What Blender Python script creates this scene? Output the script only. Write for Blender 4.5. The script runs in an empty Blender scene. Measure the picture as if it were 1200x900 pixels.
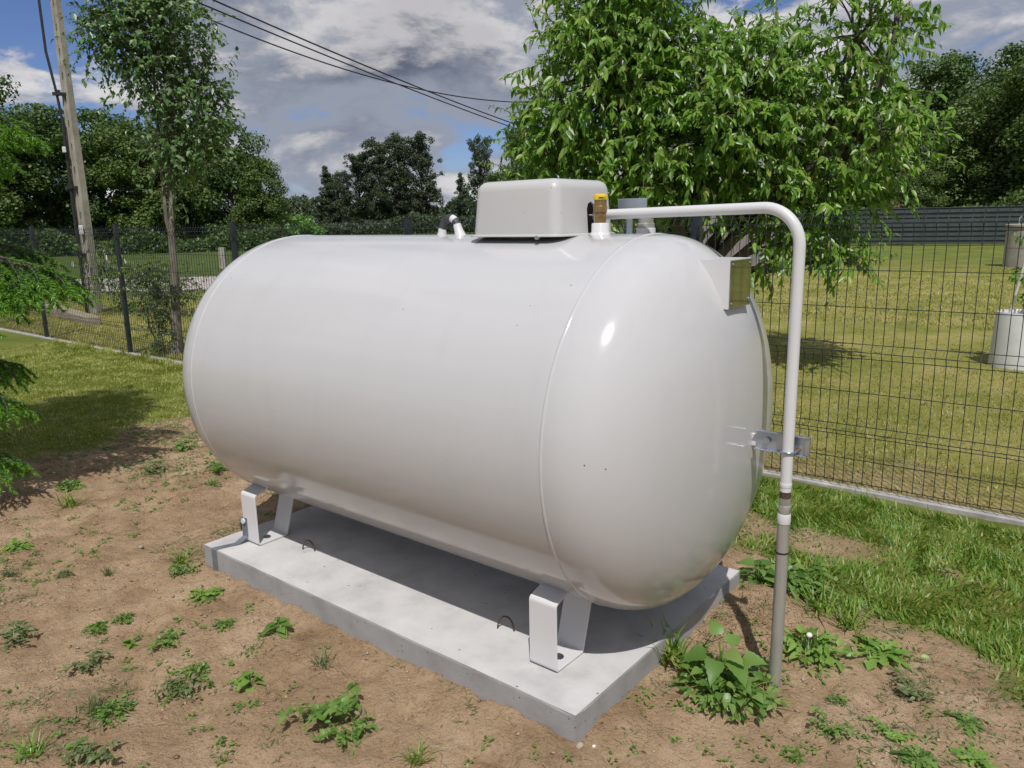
import bpy, bmesh, math, random
import numpy as np
from mathutils import Vector, Matrix

# ------------------------------------------------------------------ scene, camera, sky, sun, exposure
S = bpy.context.scene
COL = S.collection
rng = np.random.default_rng(7)
random.seed(7)

CAM = Vector((2.1556, -2.2509, 1.4183))
YAW, PITCH, ROLL, FPX = 0.6836, 0.2090, -0.0190, 902.7
cam_d = bpy.data.cameras.new('camera'); cam = bpy.data.objects.new('camera', cam_d); COL.objects.link(cam)
fwd = Vector((-math.sin(YAW)*math.cos(PITCH), math.cos(YAW)*math.cos(PITCH), -math.sin(PITCH)))
rgt = Vector((math.cos(YAW), math.sin(YAW), 0)); upv = rgt.cross(fwd)
r_ = rgt*math.cos(ROLL) + upv*math.sin(ROLL); u_ = upv*math.cos(ROLL) - rgt*math.sin(ROLL)
M = Matrix((r_, u_, -fwd)).transposed().to_4x4(); M.translation = CAM
cam.matrix_world = M
cam_d.sensor_width = 36.0; cam_d.lens = 36.0*FPX/1200.0
cam_d.clip_start = 0.05; cam_d.clip_end = 3000
S.camera = cam
S.render.resolution_x, S.render.resolution_y = 1024, 768

SUN = Vector((0.351, -0.418, 0.836)).normalized()
sl = bpy.data.lights.new('sun', 'SUN'); sl.energy = 3.3; sl.angle = math.radians(0.53); sl.color = (1.0, 0.97, 0.93)
so = bpy.data.objects.new('sun', sl); COL.objects.link(so); so.location = (4, -5, 12)
so.rotation_euler = SUN.to_track_quat('Z', 'Y').to_euler()

S.view_settings.view_transform = 'Standard'; S.view_settings.look = 'None'
S.view_settings.exposure = 0.14; S.view_settings.gamma = 1.0; S.view_settings.use_curve_mapping = False
S.render.engine = 'CYCLES'
S.cycles.max_bounces = 6; S.cycles.diffuse_bounces = 3; S.cycles.glossy_bounces = 3; S.cycles.transmission_bounces = 3

def build_world():
    w = bpy.data.worlds.new('World'); S.world = w; w.use_nodes = True
    nt = w.node_tree; nt.nodes.clear(); N = nt.nodes.new; L = nt.links.new
    out = N('ShaderNodeOutputWorld'); bg = N('ShaderNodeBackground'); bg.inputs[1].default_value = 0.1
    sky = N('ShaderNodeTexSky'); sky.sky_type = 'NISHITA'; sky.sun_disc = False
    sky.sun_elevation = math.asin(SUN.z); sky.sun_rotation = math.atan2(SUN.x, SUN.y)
    sky.altitude = 100; sky.air_density = 1.0; sky.dust_density = 0.2; sky.ozone_density = 2.0
    tc = N('ShaderNodeTexCoord')
    def noise(off, scale, detail, rough, zs, dist=0.0):
        mp = N('ShaderNodeMapping'); mp.inputs['Scale'].default_value = (1, 1, zs); mp.inputs['Location'].default_value = off
        L(tc.outputs['Generated'], mp.inputs['Vector'])
        n = N('ShaderNodeTexNoise'); n.inputs['Scale'].default_value = scale; n.inputs['Detail'].default_value = detail
        n.inputs['Roughness'].default_value = rough; n.inputs['Distortion'].default_value = dist
        L(mp.outputs['Vector'], n.inputs['Vector']); return n.outputs[0]
    def math_(op, a, b=None, clamp=False):
        m = N('ShaderNodeMath'); m.operation = op; m.use_clamp = clamp
        for i, v in enumerate((a, b)):
            if v is None: continue
            if isinstance(v, (int, float)): m.inputs[i].default_value = v
            else: L(v, m.inputs[i])
        return m.outputs[0]
    def mapr(v, a, b, c=0.0, d=1.0, smooth=True):
        m = N('ShaderNodeMapRange'); m.interpolation_type = 'SMOOTHSTEP' if smooth else 'LINEAR'
        L(v, m.inputs[0])
        for i, x in zip((1, 2, 3, 4), (a, b, c, d)): m.inputs[i].default_value = x
        return m.outputs[0]
    def mix(f, a, b):
        m = N('ShaderNodeMix'); m.data_type = 'RGBA'
        L(f, m.inputs[0])
        for i, v in ((6, a), (7, b)):
            if isinstance(v, tuple): m.inputs[i].default_value = (*v, 1)
            else: L(v, m.inputs[i])
        return m.outputs[2]
    OX, OY, OZ = CLOUD_OFF
    ZS = 2.3
    def density(dz):
        # big cloud masses eroded by billows
        a = noise((OX, OY, OZ+dz), 2.1, 3, 0.5, ZS, 0.3)
        b = noise((OX+5, OY+2, OZ+dz*1.0), 6.0, 10, 0.62, ZS, 0.35)
        return math_('ADD', math_('MULTIPLY', a, 0.62), math_('MULTIPLY', b, 0.38))
    d0 = density(0.0); d1 = density(0.16); d2 = density(0.05)
    cover = mapr(d0, 0.425, 0.468)
    lit = math_('ADD', math_('MULTIPLY', math_('SUBTRACT', d0, d1), 4.2), 0.40)
    lit = math_('ADD', lit, math_('MULTIPLY', math_('SUBTRACT', d0, d2), 5.0))
    litm = mapr(lit, 0.26, 1.0)
    thick = mapr(d0, 0.47, 0.60)
    dark = mix(thick, (2.7, 3.0, 3.7), (1.0, 1.2, 1.75))
    light = mix(thick, (6.3, 6.2, 6.3), (4.7, 4.6, 4.8))
    cl = mix(litm, dark, light)
    deep = N('ShaderNodeMix'); deep.data_type = 'RGBA'; deep.blend_type = 'MULTIPLY'; deep.inputs[0].default_value = 1.0
    L(sky.outputs[0], deep.inputs[6]); deep.inputs[7].default_value = (0.46, 0.52, 0.74, 1)
    L(mix(cover, deep.outputs[2], cl), bg.inputs[0]); L(bg.outputs[0], out.inputs[0])
CLOUD_OFF = (2.7, 6.4, 3.3)
build_world()

# ------------------------------------------------------------------ helpers: materials
def nodes(name):
    m = bpy.data.materials.new(name); m.use_nodes = True; nt = m.node_tree
    return m, nt, nt.nodes.new, nt.links.new, nt.nodes['Principled BSDF']
def ramp(N, stops, interp='LINEAR'):
    r = N('ShaderNodeValToRGB'); cr = r.color_ramp; cr.interpolation = interp
    while len(cr.elements) < len(stops): cr.elements.new(0.5)
    for e, (p, c) in zip(cr.elements, stops): e.position = p; e.color = (*c, 1)
    return r
def noise_node(N, L, vec, scale, detail=6, rough=0.55, dist=0.0):
    n = N('ShaderNodeTexNoise'); n.inputs['Scale'].default_value = scale; n.inputs['Detail'].default_value = detail
    n.inputs['Roughness'].default_value = rough; n.inputs['Distortion'].default_value = dist
    L(vec, n.inputs['Vector']); return n.outputs[0]
def surf_mat(name, stops, scale, rough=0.7, bump=0.0, bscale=None, metal=0.0, spec=0.5, stretch=(1, 1, 1), speck=None, bdist=0.01, coat=0.0):
    m, nt, N, L, P = nodes(name)
    tc = N('ShaderNodeTexCoord'); mp = N('ShaderNodeMapping'); mp.inputs['Scale'].default_value = stretch
    L(tc.outputs['Object'], mp.inputs[0]); v = mp.outputs[0]
    n = noise_node(N, L, v, scale, 8, 0.6)
    r = ramp(N, stops); L(n, r.inputs[0]); col = r.outputs[0]
    if speck:
        vo = N('ShaderNodeTexVoronoi'); vo.inputs['Scale'].default_value = speck[0]; L(tc.outputs['Object'], vo.inputs['Vector'])
        rr = ramp(N, [(0.0, (1, 1, 1)), (speck[1], (1, 1, 1)), (speck[1]*1.5, (0, 0, 0))]); L(vo.outputs['Distance'], rr.inputs[0])
        n2 = noise_node(N, L, v, speck[0]*0.31, 2, 0.5); th = N('ShaderNodeMath'); th.operation = 'GREATER_THAN'; th.inputs[1].default_value = speck[3]
        L(n2, th.inputs[0]); mu = N('ShaderNodeMath'); mu.operation = 'MULTIPLY'; L(rr.outputs[0], mu.inputs[0]); L(th.outputs[0], mu.inputs[1])
        mx = N('ShaderNodeMix'); mx.data_type = 'RGBA'; L(mu.outputs[0], mx.inputs[0]); L(col, mx.inputs[6]); mx.inputs[7].default_value = (*speck[2], 1); col = mx.outputs[2]
    L(col, P.inputs['Base Color'])
    P.inputs['Roughness'].default_value = rough; P.inputs['Metallic'].default_value = metal; P.inputs['Specular IOR Level'].default_value = spec
    P.inputs['Coat Weight'].default_value = coat
    if bump:
        b = N('ShaderNodeBump'); b.inputs['Strength'].default_value = bump; b.inputs['Distance'].default_value = bdist
        L(noise_node(N, L, v, bscale or scale*4, 6, 0.6), b.inputs['Height']); L(b.outputs[0], P.inputs['Normal'])
    return m
def leaf_mat(name, cols, trans=0.3, rough=0.42, tcol=1.6, spec=0.5):
    m, nt, N, L, P = nodes(name)
    g = N('ShaderNodeNewGeometry'); k = len(cols)
    r = ramp(N, [(i/(k-1), c) for i, c in enumerate(cols)]); L(g.outputs['Random Per Island'], r.inputs[0])
    L(r.outputs[0], P.inputs['Base Color']); P.inputs['Roughness'].default_value = rough; P.inputs['Specular IOR Level'].default_value = spec
    t = N('ShaderNodeBsdfTranslucent'); mx = N('ShaderNodeMix'); mx.data_type = 'RGBA'; mx.blend_type = 'MULTIPLY'; mx.inputs[0].default_value = 1
    L(r.outputs[0], mx.inputs[6]); mx.inputs[7].default_value = (tcol*0.92, tcol*1.1, tcol*0.45, 1); L(mx.outputs[2], t.inputs[0])
    ms = N('ShaderNodeMixShader'); ms.inputs[0].default_value = trans
    L(P.outputs[0], ms.inputs[1]); L(t.outputs[0], ms.inputs[2]); L(ms.outputs[0], nt.nodes['Material Output'].inputs[0])
    return m

MT = {}
MT['white_paint'] = surf_mat('white_paint', [(0.30, (0.520, 0.515, 0.522)), (0.45, (0.538, 0.533, 0.541)), (1.0, (0.548, 0.543, 0.552))], 3.0, stretch=(2.2, 1, 0.45), rough=0.13, bump=0.03, bscale=60, speck=(16, 0.030, (0.08, 0.07, 0.06), 0.60), bdist=0.003)
MT['white_part'] = surf_mat('white_part', [(0.0, (0.62, 0.615, 0.62)), (1.0, (0.68, 0.675, 0.68))], 6.0, rough=0.28, bump=0.05, bscale=120, bdist=0.002)
MT['hood'] = surf_mat('hood_plastic', [(0.0, (0.50, 0.495, 0.487)), (1.0, (0.55, 0.543, 0.535))], 5.0, rough=0.30, bump=0.06, bscale=140, bdist=0.002, speck=(30, 0.035, (0.05, 0.05, 0.04), 0.62))
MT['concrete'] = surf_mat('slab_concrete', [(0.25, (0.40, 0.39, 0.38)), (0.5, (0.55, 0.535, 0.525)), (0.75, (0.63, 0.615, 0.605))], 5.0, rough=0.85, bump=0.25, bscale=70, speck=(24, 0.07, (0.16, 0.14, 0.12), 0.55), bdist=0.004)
MT['side_shade'] = surf_mat('side_shade_concrete', [(0.25, (0.25, 0.24, 0.235)), (0.5, (0.33, 0.325, 0.32)), (0.75, (0.39, 0.38, 0.375))], 7.0, rough=0.9, bump=0.3, bscale=60, speck=(40, 0.09, (0.12, 0.10, 0.09), 0.5), bdist=0.004)  # slab sides: darker version of the slab concrete, their shade put into the colour
MT['old_concrete'] = surf_mat('old_concrete', [(0.25, (0.22, 0.20, 0.17)), (0.55, (0.36, 0.33, 0.28)), (0.8, (0.44, 0.41, 0.36))], 4.0, rough=0.9, bump=0.5, bscale=40, bdist=0.01)
MT['kerb'] = surf_mat('kerb_concrete', [(0.3, (0.25, 0.24, 0.225)), (0.7, (0.50, 0.485, 0.46))], 6.0, rough=0.9, bump=0.4, bscale=50, bdist=0.006)
MT['fence_paint'] = surf_mat('fence_paint', [(0.3, (0.020, 0.026, 0.034)), (0.7, (0.030, 0.037, 0.046))], 8.0, rough=0.38)
MT['zinc'] = surf_mat('zinc_steel', [(0.3, (0.42, 0.47, 0.54)), (0.7, (0.60, 0.66, 0.73))], 14.0, rough=0.30, metal=0.85)
MT['strap'] = surf_mat('galvanised_strap', [(0.3, (0.17, 0.19, 0.22)), (0.7, (0.27, 0.29, 0.32))], 30.0, rough=0.5, metal=0.5)
MT['mirror'] = surf_mat('polished_plate', [(0.3, (0.34, 0.35, 0.34)), (0.7, (0.40, 0.41, 0.40))], 20.0, rough=0.05, metal=1.0)
MT['brass'] = surf_mat('aged_brass', [(0.3, (0.26, 0.16, 0.07)), (0.7, (0.42, 0.28, 0.13))], 40.0, rough=0.42, metal=0.75)
MT['yellow'] = surf_mat('yellow_plastic', [(0.3, (0.72, 0.48, 0.02)), (0.7, (0.78, 0.56, 0.03))], 20.0, rough=0.4)
MT['black'] = surf_mat('black_plastic', [(0.3, (0.012, 0.012, 0.013)), (0.7, (0.03, 0.03, 0.03))], 20.0, rough=0.5)
MT['rust'] = surf_mat('rusty_steel', [(0.3, (0.05, 0.03, 0.02)), (0.7, (0.12, 0.07, 0.045))], 60.0, rough=0.8)
MT['dark_steel'] = surf_mat('dark_steel', [(0.3, (0.05, 0.052, 0.06)), (0.7, (0.10, 0.10, 0.11))], 60.0, rough=0.6, metal=0.3)
MT['pipe_grey'] = surf_mat('grey_sleeve', [(0.2, (0.25, 0.24, 0.22)), (0.5, (0.36, 0.35, 0.32)), (0.8, (0.44, 0.43, 0.395))], 12.0, rough=0.30, metal=0.25, stretch=(1, 1, 0.25), bump=0.1, bscale=60)
MT['fitting'] = surf_mat('dull_fitting', [(0.3, (0.30, 0.29, 0.26)), (0.7, (0.48, 0.47, 0.44))], 40.0, rough=0.4, metal=0.4)
MT['bark'] = surf_mat('bark', [(0.3, (0.055, 0.045, 0.035)), (0.6, (0.13, 0.11, 0.09)), (0.8, (0.20, 0.18, 0.15))], 9.0, rough=0.95, bump=0.8, bscale=22, stretch=(1, 1, 0.35), bdist=0.02)
MT['pale_bark'] = surf_mat('pale_bark', [(0.3, (0.10, 0.085, 0.07)), (0.6, (0.22, 0.19, 0.16)), (0.8, (0.32, 0.29, 0.25))], 14.0, rough=0.95, bump=0.6, bscale=40, stretch=(1, 1, 0.4), bdist=0.01)
MT['plank'] = surf_mat('weathered_plank', [(0.3, (0.16, 0.135, 0.135)), (0.7, (0.30, 0.265, 0.27))], 6.0, rough=0.9, stretch=(3, 3, 0.4), bump=0.3)
MT['board'] = surf_mat('dark_board', [(0.3, (0.034, 0.048, 0.050)), (0.7, (0.059, 0.077, 0.078))], 2.0, rough=0.6)
MT['roof'] = surf_mat('tar_roof', [(0.3, (0.05, 0.05, 0.05)), (0.7, (0.10, 0.10, 0.10))], 4.0, rough=0.9)
MT['timber'] = surf_mat('grey_timber', [(0.3, (0.24, 0.19, 0.14)), (0.7, (0.42, 0.35, 0.27))], 5.0, rough=0.9, stretch=(0.4, 3, 3))
MT['pot'] = surf_mat('white_pot', [(0.3, (0.56, 0.56, 0.55)), (0.7, (0.68, 0.68, 0.67))], 4.0, rough=0.5)
MT['stone'] = surf_mat('stone', [(0.3, (0.30, 0.24, 0.19)), (0.7, (0.48, 0.40, 0.33))], 20.0, rough=0.9, bump=0.3)
MT['pink_stone'] = surf_mat('pink_stone', [(0.3, (0.26, 0.16, 0.12)), (0.7, (0.38, 0.25, 0.20))], 20.0, rough=0.9, bump=0.3)
MT['gravel_road'] = surf_mat('gravel_road', [(0.3, (0.33, 0.285, 0.265)), (0.7, (0.48, 0.425, 0.40))], 1.5, rough=0.95, bump=0.5, bscale=20, bdist=0.02)
MT['petal'] = surf_mat('petal', [(0.3, (0.75, 0.72, 0.70)), (0.7, (0.8, 0.78, 0.77))], 9.0, rough=0.6)

MT['leaf_peach'] = leaf_mat('leaf_peach', [(0.084, 0.172, 0.024), (0.126, 0.247, 0.031), (0.174, 0.322, 0.040), (0.234, 0.385, 0.055), (0.108, 0.207, 0.029), (0.324, 0.356, 0.088)], 0.34, 0.36, 1.7)
MT['leaf_dark'] = leaf_mat('leaf_dark', [(0.036, 0.075, 0.018), (0.060, 0.117, 0.024), (0.086, 0.153, 0.031), (0.117, 0.182, 0.043)], 0.22, 0.5, 1.4)
MT['leaf_mid'] = leaf_mat('leaf_mid', [(0.050, 0.090, 0.020), (0.081, 0.135, 0.026), (0.115, 0.177, 0.035), (0.150, 0.206, 0.053)], 0.25, 0.5, 1.4)
MT['leaf_blue'] = leaf_mat('leaf_blue', [(0.030, 0.050, 0.022), (0.046, 0.074, 0.030), (0.067, 0.098, 0.036)], 0.2, 0.55, 1.3)
MT['leaf_apple'] = leaf_mat('leaf_apple', [(0.052, 0.118, 0.030), (0.081, 0.171, 0.042), (0.127, 0.230, 0.068), (0.265, 0.354, 0.160)], 0.28, 0.38, 1.5, 0.6)
MT['leaf_bright'] = leaf_mat('leaf_bright', [(0.08, 0.18, 0.03), (0.12, 0.25, 0.04), (0.16, 0.30, 0.05)], 0.3, 0.45, 1.5)
MT['leaf_pink'] = leaf_mat('leaf_pink', [(0.16, 0.12, 0.09), (0.26, 0.18, 0.14), (0.10, 0.10, 0.05)], 0.25, 0.5, 1.2)
MT['weed'] = leaf_mat('weed_leaf', [(0.085, 0.175, 0.032), (0.130, 0.240, 0.046), (0.175, 0.295, 0.064), (0.22, 0.30, 0.09)], 0.3, 0.42, 1.6)
MT['weed_light'] = leaf_mat('weed_light_leaf', [(0.16, 0.29, 0.05), (0.21, 0.35, 0.065), (0.26, 0.38, 0.09)], 0.3, 0.42, 1.5)
MT['weed_dull'] = leaf_mat('weed_dull_leaf', [(0.10, 0.14, 0.05), (0.13, 0.18, 0.06), (0.18, 0.21, 0.09), (0.24, 0.22, 0.13)], 0.25, 0.5, 1.4)
MT['grass'] = leaf_mat('grass_blade', [(0.086, 0.172, 0.022), (0.127, 0.236, 0.029), (0.172, 0.287, 0.037), (0.241, 0.328, 0.055), (0.368, 0.345, 0.121)], 0.32, 0.45, 1.5)
MT['grass_lawn'] = leaf_mat('grass_lawn_blade', [(0.158, 0.226, 0.030), (0.221, 0.284, 0.040), (0.294, 0.326, 0.060), (0.367, 0.347, 0.090), (0.483, 0.410, 0.170)], 0.32, 0.5, 1.4)
MT['grass_dry'] = leaf_mat('grass_dry_blade', [(0.194, 0.221, 0.047), (0.259, 0.270, 0.063), (0.335, 0.308, 0.089), (0.421, 0.356, 0.137), (0.518, 0.432, 0.210)], 0.3, 0.5, 1.3)
MT['spruce'] = leaf_mat('spruce_needle', [(0.030, 0.085, 0.018), (0.050, 0.125, 0.022), (0.075, 0.17, 0.028)], 0.2, 0.45, 1.4)
MT['spruce_new'] = leaf_mat('spruce_new_needle', [(0.11, 0.26, 0.026), (0.15, 0.32, 0.034), (0.19, 0.36, 0.045)], 0.3, 0.45, 1.4)
MT['straw'] = leaf_mat('straw', [(0.30, 0.21, 0.10), (0.42, 0.31, 0.16), (0.20, 0.14, 0.08), (0.11, 0.08, 0.05)], 0.1, 0.7, 1.0)
MT['clod'] = leaf_mat('soil_clod', [(0.20, 0.125, 0.075), (0.30, 0.195, 0.12), (0.36, 0.245, 0.16), (0.44, 0.34, 0.25)], 0.0, 0.95, 1.0, 0.1)

# ------------------------------------------------------------------ helpers: meshes and objects
def link(name, me, mat, parent=None, smooth=False):
    o = bpy.data.objects.new(name, me); COL.objects.link(o)
    if mat is not None:
        mat = MT[mat] if isinstance(mat, str) else mat
        if len(me.materials) == 0: me.materials.append(mat)
    if smooth: me.polygons.foreach_set('use_smooth', [True]*len(me.polygons))
    if parent is not None: o.parent = parent
    return o
def tag(o, label=None, cat=None, group=None, kind=None):
    if label: o['label'] = label
    if cat: o['category'] = cat
    if group: o['group'] = group
    if kind: o['kind'] = kind
    return o
def empty(name, loc, label, cat, group=None, rz=0.0):
    o = bpy.data.objects.new(name, None); COL.objects.link(o); o.location = loc; o.rotation_euler = (0, 0, rz)
    o.empty_display_size = 0.1
    return tag(o, label, cat, group)
def copy_tree(o, parent=None):
    c = o.copy(); COL.objects.link(c); c.parent = parent
    for ch in list(o.children): copy_tree(ch, c)
    return c
def big_mesh(name, V, F):
    """V (n,3) array, F (m,k) int array with uniform k"""
    V = np.asarray(V, dtype=np.float32); F = np.asarray(F, dtype=np.int32); m, k = F.shape
    me = bpy.data.meshes.new(name)
    me.vertices.add(len(V)); me.vertices.foreach_set('co', V.ravel())
    me.loops.add(m*k); me.loops.foreach_set('vertex_index', F.ravel())
    me.polygons.add(m); me.polygons.foreach_set('loop_start', np.arange(0, m*k, k, dtype=np.int32))
    me.update(calc_edges=True)
    return me
class MB:
    def __init__(s): s.v = []; s.f = []
    def add(s, V, F):
        b = len(s.v); s.v += [tuple(map(float, p)) for p in V]; s.f += [tuple(i+b for i in f) for f in F]; return s
    def box(s, c, d, rz=0.0, taper=1.0):
        hx, hy, hz = d[0]/2, d[1]/2, d[2]/2; V = []
        for z, t in ((-hz, 1.0), (hz, taper)):
            for x, y in ((-hx, -hy), (hx, -hy), (hx, hy), (-hx, hy)):
                x2, y2 = x*t, y*t
                V.append((c[0]+x2*math.cos(rz)-y2*math.sin(rz), c[1]+x2*math.sin(rz)+y2*math.cos(rz), c[2]+z))
        return s.add(V, [(3, 2, 1, 0), (4, 5, 6, 7), (0, 1, 5, 4), (1, 2, 6, 5), (2, 3, 7, 6), (3, 0, 4, 7)])
    def tube(s, P, R, n=8, cap=True, flat=None):
        P = [Vector(p) for p in P]; k = len(P); R = R if hasattr(R, '__len__') else [R]*k
        V = []; t0 = (P[1]-P[0]).normalized()
        a = Vector((0, 0, 1)) if abs(t0.z) < 0.9 else Vector((1, 0, 0))
        nrm = (a - t0*a.dot(t0)).normalized()
        for i in range(k):
            t = ((P[min(i+1, k-1)]-P[i]).normalized() + (P[i]-P[max(i-1, 0)]).normalized()) if 0 < i < k-1 else (P[1]-P[0] if i == 0 else P[-1]-P[-2])
            t = t.normalized(); nrm = (nrm - t*nrm.dot(t)).normalized(); b = t.cross(nrm)
            for j in range(n):
                an = 2*math.pi*j/n + (math.pi/4 if n == 4 else 0); V.append(P[i]+(nrm*math.cos(an)+b*math.sin(an))*R[i])
        F = [(i*n+j, i*n+(j+1) % n, (i+1)*n+(j+1) % n, (i+1)*n+j) for i in range(k-1) for j in range(n)]
        if cap: F += [tuple(range(n-1, -1, -1)), tuple(range((k-1)*n, k*n))]
        return s.add(V, F)
    def lathe(s, prof, c, n=24, axis='z'):
        """prof: list of (radius, height) bottom to top, closed with caps"""
        V = []; k = len(prof)
        for r, h in prof:
            for j in range(n):
                a = 2*math.pi*j/n; x, y, z = r*math.cos(a), r*math.sin(a), h
                if axis == 'x': x, y, z = h, r*math.cos(a), r*math.sin(a)
                if axis == 'y': x, y, z = r*math.sin(a), h, r*math.cos(a)
                V.append((c[0]+x, c[1]+y, c[2]+z))
        F = [(i*n+j, i*n+(j+1) % n, (i+1)*n+(j+1) % n, (i+1)*n+j) for i in range(k-1) for j in range(n)]
        F += [tuple(range(n-1, -1, -1)), tuple(range((k-1)*n, k*n))]
        return s.add(V, F)
    def ribbon(s, P, wv, w, th):
        """bent flat bar: polyline P, width vector wv, width w, thickness th"""
        P = [Vector(p) for p in P]; wv = Vector(wv).normalized(); V = []; k = len(P)
        for i in range(k):
            t0 = (P[i]-P[i-1]).normalized() if i else (P[1]-P[0]).normalized()
            t1 = (P[i+1]-P[i]).normalized() if i < k-1 else t0
            n0 = wv.cross(t0); n1 = wv.cross(t1); n = (n0+n1).normalized(); sc = 1/max(0.5, n.dot(n0))
            for a, b in ((-1, -1), (1, -1), (1, 1), (-1, 1)): V.append(P[i]+wv*(a*w/2)+n*(b*th/2*sc))
        F = [(i*4+j, i*4+(j+1) % 4, (i+1)*4+(j+1) % 4, (i+1)*4+j) for i in range(k-1) for j in range(4)] + [(3, 2, 1, 0), tuple((k-1)*4+j for j in range(4))]
        return s.add(V, F)
    def mesh(s, name):
        me = bpy.data.meshes.new(name); me.from_pydata(s.v, [], s.f); me.update()
        bm = bmesh.new(); bm.from_mesh(me); bmesh.ops.recalc_face_normals(bm, faces=bm.faces); bm.to_mesh(me); bm.free()
        return me
    def build(s, name, mat, parent=None, smooth=False, bevel=0.0, seg=2, angle=35):
        me = s.mesh(name)
        if bevel:
            bm = bmesh.new(); bm.from_mesh(me)
            ed = [e for e in bm.edges if len(e.link_faces) == 2 and e.calc_face_angle() > math.radians(angle)]
            bmesh.ops.bevel(bm, geom=ed, offset=bevel, segments=seg, affect='EDGES', profile=0.5); bm.to_mesh(me); bm.free()
        o = link(name, me, mat, parent)
        if smooth:
            me.polygons.foreach_set('use_smooth', [True]*len(me.polygons))
            try: me.set_sharp_from_angle(angle=math.radians(smooth if smooth is not True else 40))
            except Exception: pass
        return o
def arc_path(P, r, n=6):
    """polyline with rounded inner corners"""
    P = [Vector(p) for p in P]; out = [P[0]]
    for i in range(1, len(P)-1):
        a = (P[i-1]-P[i]).normalized(); b = (P[i+1]-P[i]).normalized(); ang = a.angle(b); d = r/math.tan(ang/2)
        A = P[i]+a*d; B = P[i]+b*d; bis = (a+b).normalized(); C = P[i]+bis*(r/math.sin(ang/2))
        va, vb = A-C, B-C; tot = va.angle(vb)
        for k in range(n+1):
            t = k/n; out.append(C+(va*math.sin((1-t)*tot)+vb*math.sin(t*tot))/math.sin(tot))
    return out+[P[-1]]
# numpy value noise
def _hash(ix, iy, seed):
    h = (ix.astype(np.int64)*374761393 + iy.astype(np.int64)*668265263 + seed*974711) & 0xffffffff
    h = ((h ^ (h >> 13))*1274126177) & 0xffffffff
    return ((h ^ (h >> 16)) & 0xffff)/65535.0
def vnoise(x, y, seed=0):
    x = np.asarray(x, float); y = np.asarray(y, float); ix = np.floor(x); iy = np.floor(y); fx = x-ix; fy = y-iy
    fx = fx*fx*(3-2*fx); fy = fy*fy*(3-2*fy)
    a = _hash(ix, iy, seed); b = _hash(ix+1, iy, seed); c = _hash(ix, iy+1, seed); d = _hash(ix+1, iy+1, seed)
    return (a*(1-fx)+b*fx)*(1-fy)+(c*(1-fx)+d*fx)*fy
def fbm(x, y, s, oct=4, seed=0):
    v = 0; a = 1.0; t = 0
    for o in range(oct): v = v+a*vnoise(np.asarray(x)*s, np.asarray(y)*s, seed+o*17); t += a; a *= 0.5; s *= 2.03
    return v/t
def sstep(a, b, x):
    t = np.clip((np.asarray(x, float)-a)/(b-a), 0, 1); return t*t*(3-2*t)

# ------------------------------------------------------------------ slab / tank dimensions (metres, z = 0 on the slab top)
SX0, SX1, SY0, SY1 = -1.0297, 1.0223, -0.5944, 0.5983
R, HC, CA, DD, NE = 0.625, 0.7438, 0.9259, 0.3193, 2.36
FY0, FX0, FANG, FZ, FSP, FH = 2.0912, -7.5391, 0.0089, -0.097, 2.52, 1.50
def fence_y(x): return FY0+(np.asarray(x)-FX0)*math.tan(FANG)

# ------------------------------------------------------------------ ground
def soil_amount(x, y):
    x = np.asarray(x, float); y = np.asarray(y, float)
    n = fbm(x, y, 1.7, 4, 3)-0.5; n2 = fbm(x, y, 6.0, 3, 9)-0.5
    left = sstep(-4.02, -3.62, x+n*0.9+n2*0.35)
    yb = np.interp(x, [-5, -2.5, -0.5, 0.6, 1.0, 1.45, 1.75, 2.05, 2.6, 4], [0.9, 1.0, 1.15, 1.28, 1.05, 0.72, 0.66, 0.46, 0.1, -0.8])
    back = sstep(0.10, -0.10, y-yb+n*0.45+n2*0.30)
    s = left*back
    for px, py, pr in ((1.14, 1.33, 0.26), (1.66, 1.36, 0.07), (0.78, 1.30, 0.28)):
        n2 = n2*1.0+0.35*(fbm(x, y, 3.2, 3, 57)-0.5)
        s = np.maximum(s, 0.85*sstep(pr*1.25, pr*0.7, np.hypot(x-px, (y-py)*1.5)+n2*0.25))
    f = y-fence_y(x)
    s = np.maximum(s, 0.5*sstep(0.02, 0.10, f)*sstep(0.95, 0.15, f+1.6*n)*sstep(-1.2, 0.6, x))
    far = sstep(6.5, 8.5, np.hypot(x, y))
    return s*(1-far)
def ground_z(x, y):
    x = np.asarray(x, float); y = np.asarray(y, float)
    near = 1-sstep(7.0, 11.0, np.hypot(x+0.5, y))
    soil = soil_amount(x, y)
    z = -0.125+0*x
    dx = np.maximum(np.maximum(SX0-x, x-SX1), 0); dy = np.maximum(np.maximum(SY0-y, y-SY1), 0); d = np.hypot(dx, dy)
    z = z+0.035*np.exp(-d/0.30)*near
    z = z+0.055*np.exp(-(((x-1.16)/0.20)**2+((y-0.48)/0.28)**2))
    z = z+near*(fbm(x, y, 1.3, 3, 21)-0.5)*0.035
    lump = (fbm(x, y, 9.0, 4, 31)-0.5)*0.034+(fbm(x, y, 26.0, 3, 41)-0.5)*0.019
    z = z+near*lump*(0.25+0.75*soil)
    dent = np.clip(fbm(x, y, 14.0, 2, 61)-0.60, 0, 1)
    z = z-near*soil*dent*0.09
    f = y-fence_y(x)
    z = np.where(f > 0.3, z*0.6-0.4*0.13, z)
    inside = (x > SX0+0.03) & (x < SX1-0.03) & (y > SY0+0.03) & (y < SY1-0.03)
    return np.where(inside, -0.17, z)
def axis(dense0, dense1, step, lo, hi):
    a = list(np.arange(dense0, dense1, step)); s = step
    x = dense0; left = []
    while x > lo: s *= 1.22; x -= s; left.append(x)
    s = step; x = a[-1]; rightl = []
    while x < hi: s *= 1.22; x += s; rightl.append(x)
    return np.array(left[::-1]+a+rightl)
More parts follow.
